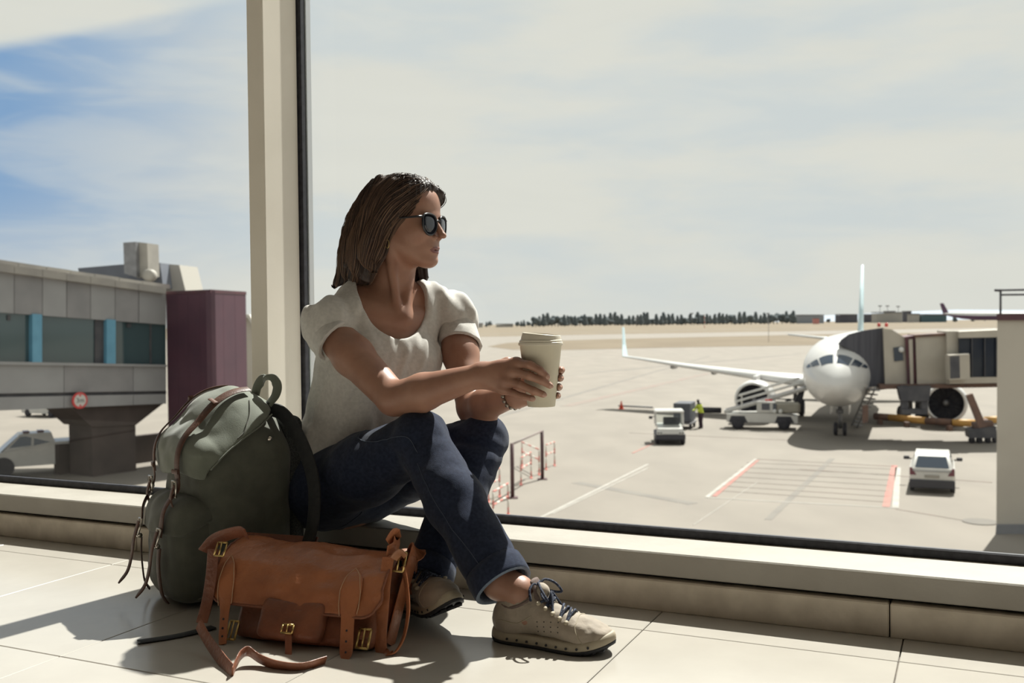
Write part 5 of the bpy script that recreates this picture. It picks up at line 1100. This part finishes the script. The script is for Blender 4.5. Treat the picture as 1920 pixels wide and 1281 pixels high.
hairF = Field(hairP, cuts=[Ell(h_(.102, 0, -.008), (.058, .088, .082), HR, .010), Cone(h_(.105, 0, -.03), h_(.065, 0, -.15), .070, .060, .01), Cone(h_(-.01, 0, -.07), N0, .046, .05, .006)], disp=grooves)
hair = soft('hair', hairF, .0028, M_hair, person)
hv = np.array([v.co for v in hair.data.vertices]); hf = Field(hairP)
def flow(P):
    q = (P-HC)@HR.T; t = np.clip((q[:, 0]+.05)/.11, 0, 1); t = t*t*(3-2*t); u = np.clip((q[:, 2]-.02)/.08, 0, 1)
    d = (1-t)[:, None]*np.array([-.22, 0, -1.])+t[:, None]*np.array([-.85, 0, -.55]); d[:, 1] += np.sign(q[:, 1]+.02)*(.55*u)
    d[:, 0] -= .5*np.clip((-q[:, 2]-.10)/.06, 0, 1)*(q[:, 0] < -.06); d += .10*np.stack([vnoise(P*30.+i*9) for i in range(3)], 1); return d@HR
def grow(n, m, r, seed, lift):
    g = np.random.default_rng(seed); q = (hv-HC)@HR.T; wgt = np.clip((q[:, 2]+.17)/.14, .12, 1)*(q[:, 1] < .07); P = hv[g.choice(len(hv), n, p=wgt/wgt.sum())]+g.normal(0, .001, (n, 3)); off = g.uniform(-.0012, lift, n)
    L_ = g.integers(12, 23, n); paths = [P.copy()]
    for _ in range(22):
        d = flow(P); e = 1e-3; gr_ = np.stack([hf(P+np.eye(3)[i]*e)-hf(P-np.eye(3)[i]*e) for i in range(3)], 1)/(2*e); gn = gr_/np.maximum(np.linalg.norm(gr_, axis=1), .3)[:, None]
        d = d-gn*(d*gn).sum(1)[:, None]; P = P+d/np.maximum(np.linalg.norm(d, axis=1), .2)[:, None]*.0085; dv = hf(P)-off; P = P-gn*(dv*.7)[:, None]; paths.append(P.copy())
    A_ = np.stack(paths, 1); V_, F_ = [], []
    for i in range(n):
        k = L_[i]; pp = A_[i, :k]; z = (pp-HC)@ZZ; zl = -.174+.03*((i*7919) % 97)/97.; k = int(np.argmax(z < zl)) if (z < zl).any() else k
        qf = (pp-HC)@HR.T; bad = (((qf[:, 0]-.102)/.054)**2+(qf[:, 1]/.084)**2+((qf[:, 2]+.008)/.077)**2 < 1); 
        if k < 4 or bad.any(): continue
        pp = pp[:k]; tg_ = np.gradient(pp, axis=0); tg_ /= np.maximum(np.linalg.norm(tg_, axis=1), 1e-6)[:, None]; a = np.cross(tg_, HL+.2*ZZ); a /= np.maximum(np.linalg.norm(a, axis=1), 1e-6)[:, None]; b = np.cross(tg_, a)
        rr = r*np.interp(np.arange(k)/(k-1), [0, .15, .7, 1], [.35, 1, .9, .12]); o = len(V_)
        for j in range(k):
            for c_, s_ in ((1, 0), (-.5, .87), (-.5, -.87)): V_.append(pp[j]+rr[j]*(c_*a[j]+s_*b[j]))
        for j in range(k-1):
            for c_ in range(3): F_.append((o+j*3+c_, o+j*3+(c_+1) % 3, o+j*3+3+(c_+1) % 3, o+j*3+3+c_))
    return setp(mesh_obj('hair_strands', np.array(V_), F_, m, hair, True), kind='stuff')
grow(2000, M_hair, .0011, 1, .0022); grow(2000, M_hair2, .0009, 2, .0040); grow(1100, M_hair3, .0007, 3, .0048)
# ---- sunglasses, earring, bracelet
M_fr = mat('black_acetate', (0.012, 0.012, 0.016), rough=0.3); M_lens = mat('grey_gradient_lens', (0.014, 0.018, 0.028), rough=0.04, spec=0.7)
gl = None
for s_ in (-1, 1):
    nx = nrm(HF*math.cos(.20)+s_*HL*math.sin(.20)); tx = np.cross(ZZ, nx); c = h_(.0915, s_*.0335, -.0125)
    out = [c+tx*.0255*(1+.10*math.sin(a))*np.sign(math.cos(a))*abs(math.cos(a))**.85+ZZ*(.0250*np.sign(math.sin(a))*abs(math.sin(a))**(.62 if math.sin(a) > 0 else .95)) + tx*s_*.003*max(0, math.sin(a)) for a in [2*math.pi*k/36 for k in range(37)]]
    fr_ = MB().tube(out, .0024, 8, cap=False)
    if gl is None: gl = fr_.build('sunglasses', M_fr, person, True)
    else: fr_.build('rim', M_fr, gl, True)
    ln_ = MB(); n_ = 36; ln_.add([c+nx*.0022]+[c+(p-c)*.55+nx*.0016 for p in out[:n_]]+[c+(p-c)*.97 for p in out[:n_]]+[c-nx*.0018], [(0, 1+i, 1+(i+1) % n_) for i in range(n_)]+[(1+i, 1+n_+i, 1+n_+(i+1) % n_, 1+(i+1) % n_) for i in range(n_)]+[(1+2*n_, 1+n_+(i+1) % n_, 1+n_+i) for i in range(n_)])
    ln_.build('lens', M_lens, gl, True)
    MB().tube([h_(.086, s_*.060, .004), h_(.076, s_*.068, .004), h_(.03, s_*.074, .002), h_(-.01, s_*.076, -.002)], [.0034, .003, .0024, .002], 6).build('temple_arm', M_fr, gl, True)
MB().tube(catmull([h_(.0940, -.012, -.004), h_(.0965, 0, -.001), h_(.0940, .012, -.004)], 4), .0024, 8).build('bridge', M_fr, gl, True)
eo = h_(.004, -.0845, -.047); MB().tube([eo+.010*(math.cos(a)*HF*.5+math.sin(a)*ZZ)-ZZ*.012 for a in [2*math.pi*k/20 for k in range(21)]], .0009, 6, cap=False).build('earring', M_brass, person, True)
ba = nrm(WL-EL); _, b1, b2 = frame(ba); bm_ = MB()
for k in range(16):
    a = 2*math.pi*k/16; bm_.ball(WL-ba*.006+.0275*(math.cos(a)*b1+math.sin(a)*b2), .0048, 6)
bm_.build('bracelet', mat('dark_silver_links', (0.30, 0.27, 0.23), rough=0.3, metal=0.9), person, True)
# ---- t-shirt
def sleeve(S_, E_, t1, r0, r1, out): d = E_-S_; return Cone(S_-d*.05, S_+d*t1+out, r0, r1, .03)
ar = ER-SRj; al_ = EL-SLj
shP = [ECone(P0+ZZ*.015, WAI, .158, .120, .132, .104, wP, wS, .03), ECone(WAI, CHE, .132, .104, .142, .104, wS, wS, .03), ECone(CHE, SH, .142, .104, .122, .068, wS, wS, .03),
       Cone(N0-.01*fS, SRj+V(.02, 0, .014), .048, .053, .035), Cone(N0-.01*fS, SLj+V(-.02, 0, .014), .048, .053, .035),
       Cone(px(672, 556, 2.445), SRj+ZZ*.002, .040, .046, .03), Cone(px(800, 556, 2.50), SLj+ZZ*.002, .036, .044, .03),
       Ell(CHE+fS*.064-wS*.062+ZZ*.010, (.060, .048, .060), np.stack([wS, fS, ZZ]), .04), Ell(CHE+fS*.064+wS*.062+ZZ*.010, (.060, .048, .060), np.stack([wS, fS, ZZ]), .04),
       Cone(SRj-ar*.05+ZZ*.002, SRj+ar*.02, .048, .049, .03), Cone(SLj-al_*.05+ZZ*.002, SLj+al_*.02, .047, .048, .03)]
def shirt_disp(P):
    q = P-CHE; v = q@ZZ; w = q@wS; f = q@fS
    return .0070*vnoise(np.stack([w*34+v*9, f*20, v*7], 1)+3)+.0040*vnoise(np.stack([w*60-v*22, f*40, v*14], 1)+8)+.0030*np.sin(w*55+v*26+3*vnoise(P*12.))*np.clip((.09-np.abs(v+.12))/.09, 0, 1)
shF = Field(shP, cuts=[Ell(px(736, 556, 2.42), (.086, .20, .106), np.stack([wS, fS, ZZ]), .004)],
            keep=[Half(P0+ZZ*.055, nrm(-ZZ+.25*fP), .006)], disp=shirt_disp, inflate=.0045)
shirt = soft('t_shirt', shF, .0032, M_shirt, person)
for (S_, d_, o_, t_, r0, r1, cut_n) in ((SRj, ar, V(-.012, -.002, .004), .215, .0470, .0590, nrm(nrm(ar)+.30*wS-.1*ZZ)), (SLj, al_, V(.004, 0, 0), .31, .0470, .0540, nrm(nrm(al_)-.25*wS))):
    a0_, a1_ = S_-d_*.06+ZZ*.001, S_+d_*(t_+.12)+o_
    sF = Field([Cone(a0_, a1_, r0, r1, .02)], cuts=[Cone(S_+d_*.06+o_*.5, S_+d_*.8+o_*1.6, r0-.0065, r1-.0015, .003)], keep=[Half(S_+d_*t_+o_, cut_n, .002)], disp=lambda P: .0022*vnoise(P*V(30, 30, 16)+2)+.0015*vnoise(P*60.))
    soft('sleeve', sF, .0026, M_shirt, shirt)
# ---- jeans
shd = nrm(RA-RK); shl = nrm(LA-LK)
jP = [Ell(P0-ZZ*.0, (.158, .128, .104), np.stack([wP, fP, ZZ]), .04), Cone(RH, RH+.5*(RK-RH)-ZZ*.006, .088, .080, .04), Cone(RH+.5*(RK-RH)-ZZ*.006, RK, .080, .062, .03), Cone(RK, RK+.45*(RA-RK), .060, .062, .015), Cone(RK+.45*(RA-RK), RA, .062, .056, .015),
      Cone(LH, LH+.5*(LK-LH), .086, .078, .04), Cone(LH+.5*(LK-LH), LK, .078, .060, .03), Cone(LK, LK+.45*(LA-LK), .058, .058, .015), Cone(LK+.45*(LA-LK), LA, .058, .052, .015)]
def jd(P):
    a = (P-RK)@shd; b = (P-LK)@shl; lk = np.exp(-(np.linalg.norm(P-(LK+V(-.035, -.02, -.03)), axis=1)/.06)**2); rk = np.exp(-(np.linalg.norm(P-(RK+V(.0, -.01, -.05)), axis=1)/.055)**2)
    return .0035*vnoise(P*V(16, 16, 16)+1)+.0022*vnoise(P*38.+4)+.0085*lk*np.sin((P@nrm(V(.35, .1, 1.)))*150+2*vnoise(P*20.))+.0035*rk*np.sin((P@nrm(V(-.5, .2, 1.)))*120+2*vnoise(P*25.))
jF = Field(jP, cuts=[Cone(RA-shd*.03, RA+shd*.1, .047, .047, .003), Cone(LA-shl*.03, LA+shl*.1, .044, .044, .003)], keep=[Half(RA+shd*.010, shd, .002) if False else Fn(lambda P: np.where(np.linalg.norm(P-RA, axis=1) < .10, (P-RA)@shd-.004, -1.), .002), Fn(lambda P: np.where(np.linalg.norm(P-LA, axis=1) < .10, (P-LA)@shl-.004, -1.), .002), Half(V(0, 0, SILL_Z+.001), (0, 0, -1), .012) if False else Fn(lambda P: np.where((P@WN > STEP_N-.004), SILL_Z+.0015-P[:, 2], -1.), .006)], disp=jd)
jeans = soft('jeans', jF, .0034, M_denim, person)
for (A_, d_, r_) in ((RA, shd, .0605), (LA, shl, .0565)):
    _, a_, b_ = frame(d_); rings = []
    for rr, hh in ((r_-.004, -.036), (r_+.0005, -.034), (r_+.002, -.02), (r_+.002, .004), (r_, .010), (r_-.004, .012), (r_-.008, .008), (r_-.009, -.02)):
        rings.append([A_+d_*(hh+.003*math.sin(2*t+1))+(rr+.002*math.sin(3*t))*(math.cos(t)*a_+math.sin(t)*b_) for t in [2*math.pi*k/40 for k in range(40)]])
    cu_ = MB().loft(rings, True, False).build('cuff', M_denim, jeans, True)
    MB().loft([[A_+d_*(hh+.003*math.sin(2*t+1))+(rr+.002*math.sin(3*t))*(math.cos(t)*a_+math.sin(t)*b_) for t in [2*math.pi*k/40 for k in range(40)]] for rr, hh in ((r_+.0006, .0105), (r_-.004, .0135), (r_-.0085, .009), (r_-.0095, -.02))], True, False).build('cuff_edge', M_denimw, cu_, True)
def seam(pts, F, m, r=.0009, off=.0008): return MB().tube(snap(F, np.array(catmull(pts, 10)), off), r, 5).build('seam', m, jeans, True)
cam_off = V(0, -.07, 0)
seam([px(655, 900, 2.36), px(715, 850, 2.25), px(755, 818, 2.14), px(785, 850, 2.12)], jF, M_stitch); seam([px(790, 870, 2.12), px(815, 930, 2.06), px(848, 985, 2.02), px(885, 1040, 1.96), px(915, 1085, 1.92)], jF, M_stitch)
seam([px(600, 985, 2.40), px(640, 998, 2.38), px(690, 980, 2.35)], jF, M_stitch)
# ---- shoes
M_nub = mat('beige_nubuck', (0.33, 0.275, 0.215), (0.27, 0.225, 0.175), rough=0.75, scale=30, detail=6, bump=0.08, bscale=300, sheen=0.2)
M_mid = mat('cream_midsole', (0.40, 0.345, 0.255), (0.34, 0.29, 0.21), rough=0.6, scale=20)
M_outs = mat('black_outsole', (0.018, 0.018, 0.022), rough=0.7); M_lace = mat('navy_flecked_lace', (0.012, 0.016, 0.035), (0.10, 0.13, 0.20), rough=0.8, scale=420, detail=0, lo=.62, hi=.68)
M_coll = mat('taupe_collar_lining', (0.12, 0.085, 0.075), (0.15, 0.11, 0.095), rough=0.85, scale=200)
OUTL = [(0, .0), (.004, .014), (.015, .0265), (.04, .0345), (.08, .0355), (.12, .0375), (.16, .0440), (.195, .0475), (.225, .0445), (.248, .0365), (.264, .0255), (.274, .012), (.277, 0)]
def outline(n=44):
    xs_ = [o[0] for o in OUTL]; ws = [o[1] for o in OUTL]; X = .1385-.1385*np.cos(np.linspace(0, math.pi, n//2+1)); L_ = [(x, np.interp(x, xs_, ws)) for x in X]; return L_+[(x, -w) for x, w in L_[-2:0:-1]]
def spring(x): return .022*max(0, (x-.19)/.087)**2+.004*max(0, (.03-x)/.03)**2
def shoe(S_, sgn):
    SR_ = S_.R
    P_ = [Ell(S_(.216, .002*sgn, .034), (.057, .0425, .0285), SR_, .02), ECone(S_(.205, 0, .037), S_(.110, 0, .058), .0415, .030, .0345, .043, S_.y, S_.y, .02), Ell(S_(.046, 0, .046), (.044, .0335, .047), SR_, .02), ECone(S_(.058, 0, .050), S_(.066, 0, .088), .0345, .044, .0345, .044, S_.y, S_.y, .02), Cone(S_(.105, 0, .078), S_(.114, 0, .112), .025, .018, .015)]
    F_ = Field(P_, cuts=[ECone(S_(.066, 0, .074), S_(.056, 0, .16), .0290, .033, .040, .050, S_.y, S_.y, .004)], keep=[Half(S_(0, 0, .014), -S_.z, .004)], disp=lambda P: .0012*vnoise(P*60.)+.0010*vnoise(P*130.))
    up = soft('shoe', F_, .0026, M_nub, person)
    O = outline()
    def ring(z, g, top=False): return [S_((x-.1385)*(1+g/.14)+.1385, y*(1+g/.045), z+spring(x)) for x, y in O]
    md = MB().loft([ring(.006, .0), ring(.011, .0018), ring(.018, .0010), ring(.0245, -.0016), ring(.0255, -.006)]).build('midsole', M_mid, up, True)
    ou = MB().loft([ring(.0, -.004), ring(.001, .0005), ring(.008, .0018), ring(.010, -.003)]).build('outsole', M_outs, up, True)
    tr_ = MB()
    for i in range(13):
        for j in (-1, 0, 1):
            x = .02+i*.0195; w = np.interp(x, [o[0] for o in OUTL], [o[1] for o in OUTL]); tr_.box(S_(x, j*w*.6, -.0008+spring(x)), (.0068, w*.22, .0022), SR_, .0008)
    tr_.build('tread', M_outs, up, kind='stuff')
    for i in range(9):
        x = .05+i*.023
        for sd in (-1, 1):
            w = np.interp(x, [o[0] for o in OUTL], [o[1] for o in OUTL])+.0022
            MB().lathe([(.0026, 0), (.0026, .0016)], S_(x, sd*w*1.01, .0145+spring(x)), S_.y*sd, 10).build('sole_hole', M_outs, md)
    for i in range(4):
        for j in range(3):
            p = snap(F_, np.array([S_(.118+i*.016, -sgn*.0 + (-1)*.040, .036+j*.011+.002*i)]), .0002)[0]; MB().ball(p, .0013, 6).build('vent_hole', M_outs, up)
    # collar lining, tongue, eyestay, laces
    cl = [S_(.064+.043*math.cos(a), .0325*math.sin(a), .098+.014*math.cos(a)-.016*abs(math.sin(a))+.016*max(0, -math.cos(a)-.3)) for a in [2*math.pi*k/28 for k in range(29)]]
    MB().tube(cl, .0042, 8, cap=False).build('collar', M_coll, up, True)
    tn = soft('tongue', Field([ECone(S_(.172, 0, .064), S_(.112, 0, .102), .018, .006, .021, .006, S_.y, S_.y, .01), ECone(S_(.112, 0, .102), S_(.098, 0, .134), .021, .006, .020, .0055, S_.y, S_.y, .01)]), .0022, M_coll, up)
    allS = Field(P_+[ECone(S_(.172, 0, .064), S_(.112, 0, .102), .018, .006, .021, .006, S_.y, S_.y, .01)])
    rows = [(.182, .055), (.166, .064), (.150, .074), (.134, .084), (.118, .094)]; E_ = []
    for i, (x, z) in enumerate(rows):
        a_, b_ = snap(allS, np.array([S_(x, -.024, z), S_(x, .024, z)]), .001); E_.append((a_, b_))
        for p in (a_, b_): MB().ball(p, 1, 8, (S_.y, S_.x, S_.z), (.0085, .0048, .0048)).build('lace_loop', M_mid, up, True)
    def lace(pts, r=.0028): MB().tube(catmull(pts, 7), r, 7).build('lace', M_lace, up, True)
    for i in range(len(rows)):
        a_, b_ = E_[i]; mid = snap(allS, np.array([(a_+b_)/2]), .0060)[0]; lace([a_, a_*.5+mid*.5+S_.z*.001, mid, b_*.5+mid*.5+S_.z*.001, b_])
        if i < len(rows)-1:
            a2, b2 = E_[i+1]; m2 = snap(allS, np.array([(a_+b2)/2]), .0062)[0]; lace([a_, m2, b2])
    for pts in ([(.012, -.034, .030), (.03, -.04, .052), (.075, -.04, .050), (.105, -.036, .068)], [(.012, .034, .030), (.03, .04, .052), (.075, .04, .050), (.105, .036, .068)], [(.225, -.05, .022), (.205, -.036, .048), (.200, 0, .072), (.205, .036, .048), (.225, .05, .022)]):
        MB().tube(snap(F_, np.array(catmull([S_(*p) for p in pts], 8)), .0004), .0011, 5).build('stitch_seam', M_mid, up, True)
    kn = S_(.108, 0, .122); MB().ball(kn, .0062, 8).build('lace_knot', M_lace, up, True)
    for sd in (-1, 1):
        lace([kn, kn+S_.y*sd*.016+S_.z*.012+S_.x*.006, kn+S_.y*sd*.036+S_.z*.002+S_.x*.022, kn+S_.y*sd*.040-S_.z*.016+S_.x*.036, kn+S_.y*sd*.026-S_.z*.014+S_.x*.020, kn+S_.x*.003])
        lace([kn, kn+S_.y*sd*.014+S_.z*.008-S_.x*.006, kn+S_.y*sd*.030-S_.z*.002-S_.x*.008, kn+S_.y*sd*.038-S_.z*.022-S_.x*.002])
    return up
for S_, sg_n in ((RS, 1), (LS, -1)):
    o = shoe(S_, sg_n)
    for c in [o]+list(o.children)+[g for c in o.children for g in c.children]:       # a smaller foot: shrink the finished shoe towards its heel
        c.data.transform(Matrix.Translation(Vector(S_.o)) @ Matrix.Scale(.925, 4) @ Matrix.Translation(-Vector(S_.o)))
# ---- the paper cup
M_cup = mat('cream_paper_cup', (0.60, 0.55, 0.43), (0.57, 0.52, 0.41), rough=0.65, scale=40); M_lidp = mat('cream_plastic_lid', (0.62, 0.57, 0.47), rough=0.35)
cup = empty('coffee_cup', CUP); setp(cup, 'tall cream paper coffee cup with a plastic lid held in both hands', 'cup')
MB().lathe([(.024, .002), (.0285, .0), (.0295, .002), (.0440, .128), (.0448, .130), (.0448, .133), (.043, .134)], CUP, ZZ, 48).build('cup_body', M_cup, cup, 'auto')
tl_ = nrm(ZZ+V(.05, -.02, 0)); CT = CUP+ZZ*.129
MB().lathe([(.0448, .0), (.0466, .0), (.0474, .0025), (.0466, .006), (.0450, .007), (.0452, .010), (.0436, .0115), (.0428, .013)], CT, ZZ, 48).build('lid_rim', M_lidp, cup, 'auto')
MB().lathe([(.0430, .010), (.0412, .020), (.0400, .0235), (.0385, .0242), (.0375, .0225), (.030, .0215), (.001, .0215)], CT, nrm(ZZ+V(.09, -.02, 0)), 48).build('lid_top', M_lidp, cup, 'auto')
# ================================================================== apron worker far outside
wk = gp(1314, 803); Lw = Loc(wk, V(-.8, -.55, 0)); q_ = lambda x, y, z: Lw(x, y, z)
wP_ = [Cone(q_(0, .1, .06), q_(.05, .1, .5), .07, .075, .04), Cone(q_(.05, .1, .5), q_(-.02, .08, .92), .085, .11, .05), Cone(q_(-.05, -.1, .06), q_(0, -.1, .5), .07, .075, .04), Cone(q_(0, -.1, .5), q_(-.02, -.08, .92), .085, .11, .05),
       Cone(q_(-.02, 0, .95), q_(.12, 0, 1.42), .17, .18, .08), Cone(q_(.12, .18, 1.42), q_(.25, .24, 1.15), .07, .06, .04), Cone(q_(.25, .24, 1.15), q_(.5, .18, 1.12), .055, .045, .03), Cone(q_(.12, -.18, 1.42), q_(.25, -.24, 1.15), .07, .06, .04), Cone(q_(.25, -.24, 1.15), q_(.5, -.18, 1.12), .055, .045, .03),
       Cone(q_(.16, 0, 1.5), q_(.2, 0, 1.62), .06, .06, .03), Ell(q_(.22, 0, 1.70), (.105, .085, .125), np.stack([Lw.x, Lw.y, ZZ]), .02), Cone(q_(.04, .1, .04), q_(.2, .1, .04), .05, .045, .02), Cone(q_(-.05, -.1, .04), q_(.12, -.1, .04), .05, .045, .02)]
M_hv = mat('hi_vis_yellow', (0.50, 0.58, 0.06), rough=0.7); M_wt = mat('dark_work_trousers', (0.05, 0.03, 0.045), rough=0.9); M_hd = mat('dark_hair_and_cap', (0.035, 0.026, 0.024), rough=0.8)
def pick_w(C): z = C[:, 2]-GZ; return np.where(z < .06, 2, np.where(z < .95, 1, np.where(z < 1.5, 0, 2)))
wo = soft('person', Field(wP_), .035, M_hv, None, mats=[M_hv, M_wt, M_hd], pick=pick_w); setp(wo, 'ground worker in a yellow hi-vis top bending by the baggage trailer', 'person')
